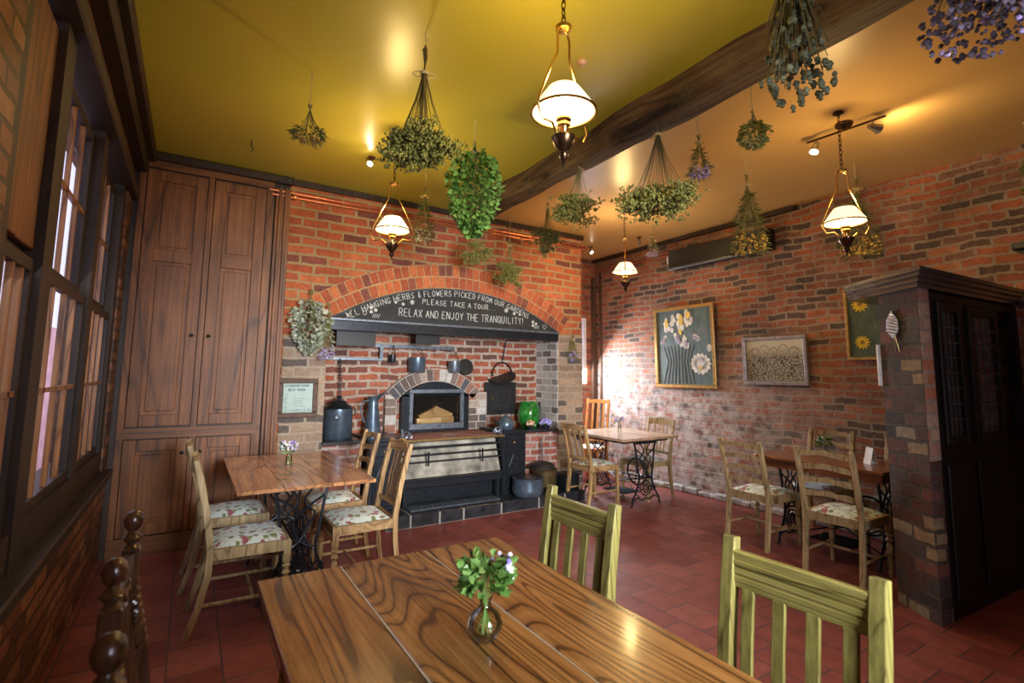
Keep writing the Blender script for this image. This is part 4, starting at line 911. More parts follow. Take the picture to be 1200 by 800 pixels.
# =================================================================== TABLES
def treadle(parent, y0, y1, h, hw=.21):
    for y in (y0, y1):
        m_ = MB()
        def cv(pts, r): m_.tube([(p[0], y+random.uniform(-.002, .002), p[1]*h) for p in pts], r, 5)
        def sm(pts, n=5):
            out = []
            for i in range(len(pts)-1):
                p0 = pts[max(i-1, 0)]; p1 = pts[i]; p2 = pts[i+1]; p3 = pts[min(i+2, len(pts)-1)]
                for k in range(n):
                    t = k/n; out.append(tuple(.5*((2*p1[j])+(-p0[j]+p2[j])*t+(2*p0[j]-5*p1[j]+4*p2[j]-p3[j])*t*t+(-p0[j]+3*p1[j]-3*p2[j]+p3[j])*t**3) for j in range(2)))
            return out+[pts[-1]]
        for s_ in (-1, 1):
            cv(sm([(s_*.17, .995), (s_*.145, .85), (s_*.12, .6), (s_*.1, .42), (s_*.14, .25), (s_*.2, .12), (s_*.215, .03), (s_*.235, .0)]), .011)
            cv(sm([(s_*.16, .9), (s_*.05, .8), (-s_*.05, .66), (s_*.0, .5), (s_*.09, .42)]), .008)
            cv(sm([(s_*.09, .98), (s_*.02, .86), (s_*.09, .72), (s_*.02, .58), (s_*.06, .45)]), .007)
            cv([(s_*(.115+.04*cos(t*.7)*(1-t/14)), .25+.055*sin(t*.7)*(1-t/14)) for t in range(12)], .007)
            cv(sm([(s_*.2, .1), (s_*.12, .13), (s_*.06, .09), (0, .12)]), .008)
        for r_ in (.085, .05, .022): cv([(r_*cos(t*pi/8), .27+r_*1.35*sin(t*pi/8)) for t in range(17)], .007)
        for k in range(6): a = k*pi/3; cv([(.022*cos(a), .27+.03*sin(a)), (.085*cos(a+.3), .27+.115*sin(a+.3))], .005)
        cv([(-.18, .985), (.18, .985)], .013); cv([(-.09, .43), (.09, .43)], .008)
        m_.build('side_frame', M['iron'], parent, smooth=True)
    b = MB(); b.tube([(0, y0, .43*h), (0, y1, .43*h)], .009, 6)
    yc = (y0+y1)/2
    b.tube([(-.08, y0, .1*h), (.08, yc, .3*h), (-.08, y1, .1*h)], .007, 6); b.tube([(.08, y0, .42*h), (-.02, yc, .3*h), (.08, y1, .42*h)], .007, 6)
    b.build('cross_brace', M['iron'], parent, smooth=True)
    pd = MB(); pd.box(-.12, .12, yc-.17, yc+.17, .085, .095)
    for k in range(9): pd.tube([(-.12+.03*k, yc-.17, .098), (-.12+.03*k, yc+.17, .098)], .005, 4)
    pd.build('treadle_plate', M['iron'], parent)
    w_ = MB(); yw = y0+.06
    w_.tube([(.03, yw+.15*cos(t*pi/12)+.1, .34+.15*sin(t*pi/12)) for t in range(24)], .01, 6, closed=True)
    for k in range(5): a = k*2*pi/5; w_.tube([(.03, yw+.1, .34), (.03, yw+.1+.15*cos(a), .34+.15*sin(a))], .006, 5)
    w_.build('flywheel', M['iron'], parent, smooth=True)
def table_top(t, x0, x1, y0, y1, z, th, mat, boards, name='tabletop', gap=.0015, rot=0):
    m_ = MB(); n_ = len(boards)-1
    for i in range(n_): m_.box(boards[i]+gap/2, boards[i+1]-gap/2, y0, y1, z-th, z, bev=.003)
    return m_.build(name, mat, t)
# front big table
ft = thing('plank_table', 'large foreground table of dark-grained oak planks with pale joints', 'table', (0, 0, 0))
TX0, TX1, TY0, TY1 = .235, 1.155, .12, 1.95
J1, J2 = .505, .83
table_top(ft, TX0, TX1, TY0, TY1, .76, .032, M['oak_front'], [TX0, J1, J2, TX1], gap=.005)
MB().box(J1-.002, J1+.002, TY0+.004, TY1-.004, .735, .7592).build('joint_filler', plain('pale_filler', (.55, .48, .38), .8), ft, label='pale filler line in the plank joint')
MB().box(J2-.0015, J2+.0015, TY0+.004, TY1-.004, .735, .759).build('joint_filler', plain('filler', (.5, .42, .3), .8), ft, label='pale filler line in the plank joint')
ap = MB(); ap.box(TX0+.07, TX1-.07, TY0+.07, TY0+.095, .63, .728); ap.box(TX0+.07, TX1-.07, TY1-.095, TY1-.07, .63, .728); ap.box(TX0+.07, TX0+.095, TY0+.07, TY1-.07, .63, .728); ap.box(TX1-.095, TX1-.07, TY0+.07, TY1-.07, .63, .728)
ap.build('apron', M['oak_front'], ft)
for x in (TX0+.1, TX1-.1):
    for y in (TY0+.1, TY1-.1): MB().lathe([(.03, 0), (.032, .05), (.024, .09), (.036, .2), (.04, .4), (.028, .52), (.038, .56), (.038, .63)], c=(x, y, 0), n=14).build('leg', M['oak_front'], ft, smooth=True)
# window-side table
wt = thing('treadle_table', 'brown oak board table on iron sewing machine base by the cupboard', 'table', (.68, 4.08, 0), 0, 'tables on sewing machine bases')
table_top(wt, -.4, .4, -.7, .7, .76, .022, M['oak_mid'], [-.405, -.15, .13, .405])
MB().box(-.33, .33, -.6, .6, .716, .737).build('sub_frame', M['dark_wood'], wt); treadle(wt, -.42, .36, .716)
# far table
fa = thing('treadle_table', 'pale topped table on iron sewing machine base by the right wall', 'table', (4.46, 4.62, 0), 0, 'tables on sewing machine bases')
table_top(fa, 0, 0, -.5, .5, .76, .03, M['oak_far'], [-.44, .0, .46]); MB().box(-.36, .36, -.42, .42, .70, .729).build('sub_frame', M['dark_wood'], fa); treadle(fa, -.40, .40, .70)
# right table
rt = thing('treadle_table', 'reddish brown table on iron sewing machine base behind the brick pier', 'table', (4.72, 2.30, 0), 0, 'tables on sewing machine bases')
table_top(rt, 0, 0, -.5, .52, .76, .025, M['mahog'], [-.36, .36]); MB().box(-.33, .33, -.48, .5, .665, .734, bev=.004).build('drawer_case', M['mahog'], rt); treadle(rt, -.38, .40, .665)
# =================================================================== CHAIRS
def turned(h, r):
    return [(r*.6, 0), (r*.85, .03), (r*.55, .06), (r*.95, .10), (r*.6, .13), (r*.75, .15), (r*.9, h*.62), (r*.55, h*.66), (r*1.1, h*.72), (r*.6, h*.77), (r*1.05, h*.83), (r*.7, h*.86), (r*1.1, h*.9), (r*1.1, h)]
def chair(lb, x, y, rz, style, wm=None, wmh=None, group=None, W=.42, D=.40, bh=.95, name='dining_chair', sh=.45, flat=False):
    """local: faces +y, back posts at y=-D/2"""
    t = thing(name, lb, 'chair', (x, y, 0), rz, group); wm = wm or M['chair_oak']; wmh = wmh or wm
    hb_ = D/2; w2 = W/2; pt = .034 if style != 'slat' else .042
    lean = .10 if style != 'slat' else .06; spl = .09 if style == 'sabre' else (.05 if style != 'slat' else .02)
    path = [(-hb_-spl, 0), (-hb_-spl*.45, .15), (-hb_-.004, .32), (-hb_, sh), (-hb_-lean*.35, sh+(bh-sh)*.45), (-hb_-lean*.75, sh+(bh-sh)*.8), (-hb_-lean, bh)]
    def ypost(z):
        for (a, za), (b_, zb) in zip(path, path[1:]):
            if z <= zb: return a+(b_-a)*(z-za)/(zb-za)
        return path[-1][0]
    ww = w2-pt/2
    for sx in (-1, 1):
        if style == 'twist':
            m_ = MB(); m_.sweep([(sx*ww, p[0], p[1]) for p in path[:5]], pt, pt); z0 = sh+(bh-sh)*.45
            NN = 44
            for ph in (0, pi):
                m_.tube([(sx*ww+.010*cos(ph+k*.55), ypost(z0+(bh-.14-z0)*k/NN)+.010*sin(ph+k*.55), z0+(bh-.14-z0)*k/NN) for k in range(NN+1)], .012, 6)
            m_.build('rear_leg', wm, t, smooth=True)
            yb = ypost(bh-.13)
            MB().box(sx*ww-.021, sx*ww+.021, yb-.02, yb+.02, bh-.15, bh-.055, bev=.004).build('post_block', wm, t)
            MB().lathe([(.02, 0), (.012, .01), (.02, .02), (.024, .026), (.014, .036), (.011, .044), (.020, .054), (.024, .07), (.020, .086), (.01, .096), (0, .098)], c=(sx*ww, yb, bh-.055), n=16).build('finial', wm, t, smooth=True)
            continue
        wl = [pt]*len(path); dl_ = [pt*(.85 if k == 0 else 1.1 if k in (2, 3) else .8 if k == len(path)-1 else 1) for k in range(len(path))]
        m_ = MB().sweep([(sx*ww, p[0], p[1]) for p in path], wl, dl_); m_.build('rear_leg', wm, t, bevel=.004)
    # front legs
    fw2 = w2*(1.06 if not flat else 1); fy = D/2-.02
    for sx in (-1, 1):
        if style in ('sabre', 'splat', 'ladder', 'twist'):
            m_ = MB().lathe(turned(sh-.09, .024), c=(sx*(fw2-.022), fy, 0), n=14); m_.box(sx*(fw2-.022)-.021, sx*(fw2-.022)+.021, fy-.021, fy+.021, sh-.09, sh-.01, bev=.003); m_.build('front_leg', wm, t, smooth=True)
        else: MB().box(sx*(fw2-.02)-.018, sx*(fw2-.02)+.018, fy-.018, fy+.018, 0, sh-.01, bev=.003).build('front_leg', wm, t)
    # seat frame
    s_ = MB(); z0, z1 = sh-.065, sh-.005
    s_.prism([(-w2+.03, -hb_+.012), (w2-.03, -hb_+.012), (w2-.03, -hb_-.01), (-w2+.03, -hb_-.01)], 'z', z0, z1)
    s_.prism([(-fw2+.02, fy-.006), (fw2-.02, fy-.006), (fw2-.02, fy+.016), (-fw2+.02, fy+.016)], 'z', z0, z1)
    for sx in (-1, 1): s_.prism([(sx*(w2-.005), -hb_), (sx*(w2-.028), -hb_), (sx*(fw2-.028), fy), (sx*(fw2-.004), fy)], 'z', z0, z1)
    s_.build('seat_frame', wmh, t)
    # cushion: domed
    c_ = MB(); nx, ny = 8, 8; G = []
    for j in range(ny+1):
        for i in range(nx+1):
            u = -1+2*i/nx; v = j/ny; wloc = (w2-.022)+(fw2-w2)*v; e_ = (1-abs(u)**4)*(1-abs(2*v-1)**4)
            G.append((u*wloc, -hb_+.02+(D-.035)*v, sh-.01+.038*e_**.6))
    F = [(j*(nx+1)+i, j*(nx+1)+i+1, (j+1)*(nx+1)+i+1, (j+1)*(nx+1)+i) for j in range(ny) for i in range(nx)]
    base = [(-w2+.022, -hb_+.02, sh-.04), (w2-.022, -hb_+.02, sh-.04), (fw2-.022, hb_-.015, sh-.04), (-fw2+.022, hb_-.015, sh-.04)]
    k0 = len(G); G += base; F.append((k0, k0+1, k0+2, k0+3)[::-1])
    F += [tuple([k0]+[k0+1]+list(range(nx, -1, -1))), tuple([k0+2, k0+3]+[ny*(nx+1)+i for i in range(nx+1)]), tuple([k0+3, k0]+[j*(nx+1) for j in range(ny+1)]), tuple([k0+1, k0+2]+[j*(nx+1)+nx for j in range(ny, -1, -1)])]
    c_.add(G, F); c_.build('seat_cushion', M['floral'] if style != 'slat' else wmh, t, smooth=True)
    # stretchers
    for sx in (-1, 1):
        MB().tube([(sx*(w2-.02), -hb_-spl*.5, .16), (sx*(fw2-.024), fy, .16)], .0105, 6).build('stretcher', wmh, t, smooth=True)
    if style in ('sabre', 'splat', 'ladder', 'twist'): MB().tube([(-w2+.03, .02, .16), (w2-.03, .02, .16)], .010, 6).build('stretcher', wmh, t, smooth=True)
    # backs
    iw = ww-pt/2+.004
    def rail(z0, z1, th=.018, bow=.02, wave=0, top=None, name_='rail', mt=None):
        m_ = MB(); nn = 14; rings = []
        for k in range(nn+1):
            u = -1+2*k/nn; xx = u*iw; yy = ypost((z0+z1)/2)-bow*(1-u*u)
            zt = z1+(wave*(cos(u*pi*1.0)*.6+cos(u*pi*3)*.4) if wave else 0)+(top(u) if top else 0); zb = z0+(wave*.8*cos(u*pi) if wave else 0)
            rings.append([(xx, yy-th/2, zb), (xx, yy+th/2, zb), (xx, yy+th/2, zt), (xx, yy-th/2, zt)])
        m_.ring(rings); return m_.build(name_, mt or wmh, t, smooth=False)
    if style == 'ladder':
        for k, z in enumerate((bh-.045, bh-.145, bh-.245, bh-.345)): rail(z-.012, z+.026, .014, .018, .011, name_='ladder_rail')
    elif style == 'slat':
        m_ = MB(); yy = ypost(bh-.09)
        m_.box(-iw, iw, yy-.011, yy+.011, bh-.145, bh-.035, bev=.004)
        for dz in (.062, .085, .108): m_.box(-iw+.002, iw-.002, yy+.010, yy+.014, bh-dz-.017, bh-dz, bev=.002); m_.box(-iw+.002, iw-.002, yy-.014, yy-.010, bh-dz-.017, bh-dz, bev=.002)
        m_.build('top_rail', wmh, t)
        for k in range(4):
            xx = -iw+2*iw*(k+.5)/4 if False else -iw*.75+iw*1.5*k/3
            zlo, zhi = sh+.06, bh-.14
            MB().sweep([(xx, ypost(zlo), zlo), (xx, ypost((zlo+zhi)/2), (zlo+zhi)/2), (xx, ypost(zhi), zhi)], .036, .014).build('slat', wm, t, bevel=.002)
        rail(sh+.03, sh+.07, .02, 0, name_='lower_rail')
    elif style in ('splat', 'rail', 'sabre'):
        fancy = style in ('splat', 'sabre')
        rail(bh-.075 if fancy else bh-.055, bh-.012, .022, .02, 0, (lambda u: .022*(cos(u*pi*1.5)*.5+.5)*(1-abs(u)**3)+.010*abs(sin(u*pi*3))) if fancy else (lambda u: .012*(1-u*u)), 'crest_rail')
        if fancy:
            cc_ = MB()
            for xx in (-.09, 0, .09): cc_.ico((xx, ypost(bh-.04)-.018, bh-.03), .028, (1, .35, .8))
            cc_.build('carving', wmh, t, smooth=True)
        rail(sh+.055, sh+.085, .016, .01, name_='lower_rail')
        ns = 4 if fancy else (3 if style == 'rail' else 4)
        for k in range(ns):
            xx = -iw*.5+iw*1.0*k/(ns-1) if fancy else -iw*.55+iw*1.1*k/(ns-1)
            zlo, zhi = sh+.07, bh-.05
            MB().sweep([(xx*.8 if fancy else xx, ypost(zlo)-.008, zlo), (xx, ypost((zlo+zhi)/2)-.014, (zlo+zhi)/2), (xx*1.05, ypost(zhi)-.018, zhi)], .018 if fancy else .032, .009).build('slat', wm, t)
    elif style == 'twist':
        yy = ypost(bh-.12); m_ = MB(); P = [(-iw, bh-.15), (iw, bh-.15), (iw, bh-.07), (iw*.5, bh-.045), (0, bh-.055), (-iw*.5, bh-.045), (-iw, bh-.07)]; m_.prism(P, 'y', yy-.012, yy+.012); cr_ = m_.build('crest_rail', wmh, t)
        m_ = MB()
        for s2 in (-1, 1): m_.tube([(.02*cos(k*.6)*(1-k/14)+.03*s2, yy+.014, bh-.10+.02*sin(k*.6)*(1-k/14)) for k in range(12)], .004, 5)
        m_.build('carving', wm, cr_, smooth=True)
        rail(sh+.05, sh+.085, .016, 0, name_='lower_rail')
        for k in range(5): xx = -iw*.62+iw*1.24*k/4; MB().tube([(xx, ypost(sh+.07), sh+.07), (xx, yy, bh-.14)], .008, 6).build('spindle', wm, t, smooth=True)
    return t
E_ = -pi/2; Wd = pi/2   # facing +x / -x
g1 = 'dining chairs around the cupboard side table'
chair('oak chair with floral seat, left of window-side table, nearest us', .375, 3.62, E_, 'sabre', M['chair_grey'], M['chair_grey'], g1, W=.44, D=.42, bh=.95, sh=.46)
chair('oak chair with floral seat, left of window-side table, next to the cupboard', .34, 4.32, E_, 'sabre', M['chair_grey'], M['chair_grey'], g1, W=.44, D=.42, bh=.95, sh=.46)
chair('golden oak chair with carved crest and slats in front of the range', 1.06, 3.72, Wd+.0, 'splat', None, M['chair_oak_h'], g1, W=.43, D=.42, bh=.95, sh=.46)
chair('golden ladder-back chair between brown table and hearth, floral seat', 1.05, 4.36, Wd, 'ladder', None, M['chair_oak_h'], g1, W=.38, D=.40, bh=.96)
g2 = 'dining chairs at the far table'
chair('light oak slat-back chair left of the far pale table, back to us', 4.02, 4.60, E_, 'rail', None, M['chair_oak_h'], g2, W=.41, D=.4, bh=.90)
chair('light oak chair with thin slats between far table and right wall', 4.76, 4.50, Wd, 'splat', M['chair_grey'], M['chair_grey'], g2, W=.43, D=.4, bh=.92)
chair('tall orange-brown slatted chair standing in the far corner', 4.86, 5.62, pi-1.15, 'rail', M['chair_orange'], M['chair_orange'], g2, W=.36, D=.36, bh=1.10)
g3 = 'ladder-back chairs at the right table'
lc = (M['chair_grey'], M['chair_grey'])
chair('ladder-back chair with floral seat, left end of the reddish table', 4.42, 2.78, E_-.05, 'ladder', *lc, g3, W=.42, D=.42, bh=.90)
chair('ladder-back chair with floral seat, back to us, nearest the brick pier', 4.28, 2.03, E_+.02, 'ladder', *lc, g3, W=.42, D=.42, bh=.93)
chair('ladder-back chair on the wall side of the reddish table', 5.04, 2.62, Wd, 'ladder', *lc, g3, W=.42, D=.4, bh=.95)
chair('ladder-back chair mostly hidden behind the brick pier', 5.04, 1.95, Wd, 'ladder', *lc, g3, W=.42, D=.4, bh=.92)
g4 = 'olive slat-back chairs at the plank table'
chair('olive-toned slat-back chair at the far end of the plank table', 1.17, 1.72, Wd+.02, 'slat', M['chair_green'], M['chair_green_h'], g4, W=.44, D=.42, bh=.95, flat=True)
chair('olive-toned slat-back chair nearest us, right foreground', 1.23, .84, Wd+.03, 'slat', M['chair_green'], M['chair_green_h'], g4, W=.45, D=.42, bh=.95, flat=True)
g5 = 'dark barley-twist chairs by the left wall'
chair('dark barley-twist chair with ball finials beside the left brick wall', .18, 1.57, E_, 'twist', M['chair_dark'], M['chair_dark'], g5, W=.46, D=.42, bh=1.025)
chair('dark chair cut off at the bottom left, only ball finial showing', .21, .77, E_, 'twist', M['chair_dark'], M['chair_dark'], g5, W=.46, D=.42, bh=1.025)
# =================================================================== VASES
def vase(lb, loc, kind):
    t = thing('flower_vase', lb, 'vase', loc, random.uniform(0, 6), 'flower vases on the tables')
    if kind == 'globe':
        prof = [(0, .0), (.022, 0), (.028, .004), (.045, .03), (.046, .045), (.036, .068), (.018, .082), (.014, .092), (.020, .112), (.0185, .112), (.012, .092), (.016, .082), (.034, .067), (.0435, .045), (.042, .03), (.02, .006), (0, .005)]
        sp, hd = .075, .17
    else:
        prof = [(0, 0), (.022, 0), (.024, .004), (.023, .06), (.019, .08), (.021, .09), (.0195, .09), (.017, .08), (.021, .06), (.021, .006), (0, .005)]; sp, hd = .06, .14
    MB().lathe(prof, n=24).build('glass', M['vase_glass'], t, smooth=True)
    sm_ = MB()
    for k in range(9):
        a = random.uniform(0, 6.28); r_ = random.uniform(.2, 1)*sp
        sm_.tube([(-.024*cos(a), -.024*sin(a), .02), (.005*cos(a), .004*sin(a), .09), (r_*cos(a)*.7, r_*sin(a)*.7, hd+random.uniform(-.02, .03))], .0013, 4)
    sm_.build('stems', M['leaf_fresh'], t)
    lf = MB(); fl = MB(); f2_ = MB()
    dense = {'globe': 150, 'white': 16, 'blue': 14, 'green': 60}[kind]
    for k in range(dense):
        a = random.uniform(0, 6.28); r_ = sp*.75*sqrt(random.random()); z = hd-.045+random.uniform(0, .07); lf.leaf((r_*cos(a), r_*sin(a), z), (cos(a), sin(a), random.uniform(-.3, .9)), .035, .022)
    for k in range({'globe': 26, 'white': 70, 'blue': 36, 'green': 14}[kind]):
        a = random.uniform(0, 6.28) if kind != 'globe' else random.uniform(-1.2, 1.2)-t.rotation_euler[2]; r_ = sp*(.9 if kind == 'globe' else sqrt(random.random())); z = hd+random.uniform(-.02, .04)
        (fl if k % 3 else f2_).ico((r_*cos(a), r_*sin(a), z), .008 if kind != 'white' else .0095)
    lf.build('leaves', M['leaf_fresh'], t); fl.build('blossoms', M['white_fl'] if kind in ('white', 'globe') else M['blue_fl'], t); f2_.build('small_blossoms', M['blue_fl'] if kind != 'green' else M['white_fl'], t)
    return t
vp_ = atz(568, 750, .76); vase('round glass vase of green herbs and blossoms on plank table', (vp_[0], vp_[1], .7605), 'globe')
vp_ = atz(338, 546, .76); vase('small jar of white flowers on the window-side table', (vp_[0], vp_[1], .7605), 'white')
vp_ = atz(727, 505, .76); vase('small glass of blue flowers on the pale far table', (4.55, 4.72, .7605), 'blue')
vase('leafy posy in a glass on the reddish table', (4.80, 2.42, .7605), 'green')
mc = MB().prism([(-.03, 0), (.0, .13), (.03, 0), (.026, 0), (0, .12), (-.026, 0)], 'x', -.05, .05); mo_ = mc.build('menu_card', M['white_card']); mo_.location = (4.72, 2.03, .7605); mo_.rotation_euler = (0, 0, .9)
tag(mo_, 'folded white menu card standing on the reddish table', 'card')
# =================================================================== LAMPS
def lamp(lb, x, y, zs_, D=.28, ztop=Z1, power=14, rz=0, track=False):
    """zs_ = height of the shade rim"""
    t = thing('hanging_oil_lamp', lb, 'lamp', (x, y, zs_), rz, 'brass hanging oil lamps'); r = D/2
    k = D/.28
    sh_ = MB().lathe([(r, 0), (r*.97, .012*k), (r*.62, .085*k), (r*.5, .108*k), (r*.47, .108*k), (r*.59, .083*k), (r*.945, .006*k)], n=36, cap=False); sh_.build('glass_shade', M['opal'], t, smooth=True, recalc=True)
    MB().tube([(r*cos(a*pi/18), r*sin(a*pi/18), 0) for a in range(36)], .006*k, 6, closed=True).build('shade_ring', M['brass'], t, smooth=True)
    MB().lathe([(.016*k, -.03*k), (.022*k, 0), (.026*k, .04*k), (.018*k, .075*k), (0, .08*k)], n=16).build('burner_chimney', M['bulb'], t, smooth=True)
    MB().lathe([(.02*k, -.105*k), (.022*k, -.07*k), (.03*k, -.062*k), (.03*k, -.052*k), (.024*k, -.045*k), (.034*k, -.036*k), (.034*k, -.028*k), (.02*k, -.02*k)], n=18).build('burner', M['brass'], t, smooth=True)
    MB().lathe([(0, -.25*k), (.007*k, -.245*k), (.009*k, -.235*k), (.004*k, -.225*k), (.017*k, -.21*k), (.022*k, -.192*k), (.015*k, -.183*k), (.038*k, -.155*k), (.052*k, -.128*k), (.054*k, -.114*k), (.04*k, -.107*k), (.02*k, -.105*k)], n=24).build('oil_font', M['bronze'], t, smooth=True)
    htop = .40*k
    hn = MB()
    for s_ in (-1, 1): hn.tube([(s_*.05*k, 0, -.11*k), (s_*.085*k, 0, -.075*k), (s_*.15*k, 0, -.085*k), (s_*(r+.045*k), 0, -.03*k), (s_*(r+.02*k), 0, .03*k), (s_*.085*k, 0, .19*k), (s_*.045*k, 0, .26*k), (s_*.045*k, 0, htop-.05*k), (s_*.03*k, 0, htop-.02*k), (0, 0, htop-.01*k)], .0055*k, 7)
    hn.build('wire_harness', M['brass'], t, smooth=True)
    MB().lathe([(.0, htop-.02*k), (.034*k, htop-.015*k), (.036*k, htop), (.02*k, htop+.012*k), (0, htop+.016*k)], n=20).build('top_cap', M['brass'], t, smooth=True)
    L = ztop-zs_-htop
    if L > .02: chain(MB(), (0, 0, htop+.01), (0, 0, ztop-zs_-.004), max(2, int(L/.035)), .009, .0028).build('chain', M['bronze'], t, smooth=True)
    MB().lathe([(.035, ztop-zs_-.012), (.03, ztop-zs_-.001), (0, ztop-zs_-.001)], n=16).build('ceiling_hook_plate', M['bronze'], t)
    point('lamp_light', (x, y, zs_-.03), power*2.0, (1, .68, .32), .03)
    point('lamp_light', (x, y, zs_+.16*k), power*1.9, (1, .68, .26), .04)
    return t
lp = atz(656, 1, 3.3)
def lampat(px, py_rim, hook, **k):
    x, y, _ = atz(hook[0], hook[1], Z1); return x, y, zat(x, y, py_rim)
x, y, _ = (1.275, 1.635, 0); lamp('large brass oil lamp with white shade hanging nearest us', x, y, zat(x, y, 132), .275, power=11, rz=.3)
x, y = 1.21, 3.62; lamp('brass oil lamp hanging before the arch at left', x, y, zat(x, y, 270), .255, power=11, rz=-.55)
x, y = 4.05, 4.08; lamp('smallest looking brass oil lamp, hanging over the far table', x, y, zat(x, y, 319), .27, power=12, rz=.8)
x, y = 3.72, 1.66; lamp('brass oil lamp hanging right under the ceiling spotlight bar', x, y, zat(x, y, 261), .26, power=10, rz=-.5)
# ceiling spotlights
def spotlamp(lb, x, y, z, dirv, e=0, group='small ceiling spotlights', big=1):
    t = thing('ceiling_spotlight', lb, 'spotlight', (x, y, z), 0, group)
    MB().lathe([(.03, -.012), (.032, 0), (0, 0)], n=16).build('base', M['bronze'], t); MB().tube([(0, 0, -.01), (0, 0, -.05)], .006, 6).build('stem', M['bronze'], t)
    d = Vector(dirv).normalized(); q = d.to_track_quat('Z', 'Y').to_matrix().to_4x4(); T = Matrix.Translation((0, 0, -.06)) @ q
    MB().lathe([(0, -.03), (.014, -.025), (.018, 0), (.028, .04), (.025, .04), (.015, .0), (0, 0)], M=T, n=16).build('lamp_head', M['steel'], t, smooth=True)
    MB().lathe([(0, .03), (.018, .034), (.018, .04), (0, .046)], M=T, n=14).build('bulb', M['bulb_small'], t, smooth=True)
    if e: p = Vector((x, y, z-.06))+d*.07; spot('spot_light', p, p+d, e, (1, .78, .45), 110, .02, .8)
    return t
p = atz(436, 184, Z1); spotlamp('lit ceiling spotlight beside the big dried bunch at left', p[0], p[1], Z1, (-.5, -.6, -.35), 10)
p = atz(702, 290, Z1); spotlamp('ceiling spotlight in the far corner above the nook', p[0]-.15, 5.5, Z1, (.1, -.5, -.8), 3)
p = atz(748, 280, Z1); spotlamp('dark ceiling spotlight above the far table, beside hanging lavender', 4.98, 4.75, Z1, (.5, .3, -.8), 0)
p = atz(752, 230, Z1); spotlamp('lit ceiling spotlight just below the broad dried bunch', p[0], p[1], Z1, (.1, -.4, -.9), 5)
p = atz(682, 72, Z1); tag(MB().lathe([(0, -.028), (.02, -.024), (.028, -.008), (.028, 0), (0, 0)], c=(p[0], p[1], Z1), n=16).build('smoke_alarm', plain('pinkish_plastic', (.6, .35, .22), .4), smooth=True), 'tiny round ceiling fitting beside the large near lamp', 'fitting')
# spotlight bar
p = atz(985, 150, Z1); tk = thing('spotlight_bar', 'bronze two-headed spotlight bar on the tan ceiling', 'light', (3.93, 1.72, Z1), radians(-87))
MB().lathe([(.055, -.02), (.06, -.008), (.06, 0), (0, 0)], n=24).build('ceiling_rose', M['bronze'], tk, smooth=True)
MB().box(-.26, .26, -.008, .008, -.055, -.045).build('bar', M['bronze'], tk); MB().tube([(0, 0, -.01), (0, 0, -.05)], .01, 8).build('stem', M['bronze'], tk)
Rz = Matrix.Rotation(radians(87), 4, 'Z')
for sx, d in ((-.2, (-.3, .1, -.8)), (.18, (.85, -.35, -.15))):
    d = (Rz @ Vector(d)).normalized(); q = d.to_track_quat('Z', 'Y').to_matrix().to_4x4(); T = Matrix.Translation((sx, 0, -.10)) @ q
    hd = MB().lathe([(0, -.04), (.016, -.035), (.022, 0), (.036, .05), (.033, .05), (.018, .0), (0, 0)], M=T, n=18); hd.tube([(sx, 0, -.05), (sx, 0, -.1)], .006, 6); o = hd.build('lamp_head', M['steel'], tk, smooth=True)
    MB().lathe([(0, .03), (.024, .038), (.024, .045), (0, .052)], M=T, n=14).build('bulb', M['bulb_small'], o, smooth=True)
spot('bar_spot', (4.0, 1.5, Z1-.13), (4.6, 1.2, Z1-.05), 14, (1, .7, .32), 140, .03, .9)
spot('bar_spot', (3.9, 1.93, Z1-.2), (3.7, 2.1, 0), 14, (1, .8, .5), 80, .03, .7)

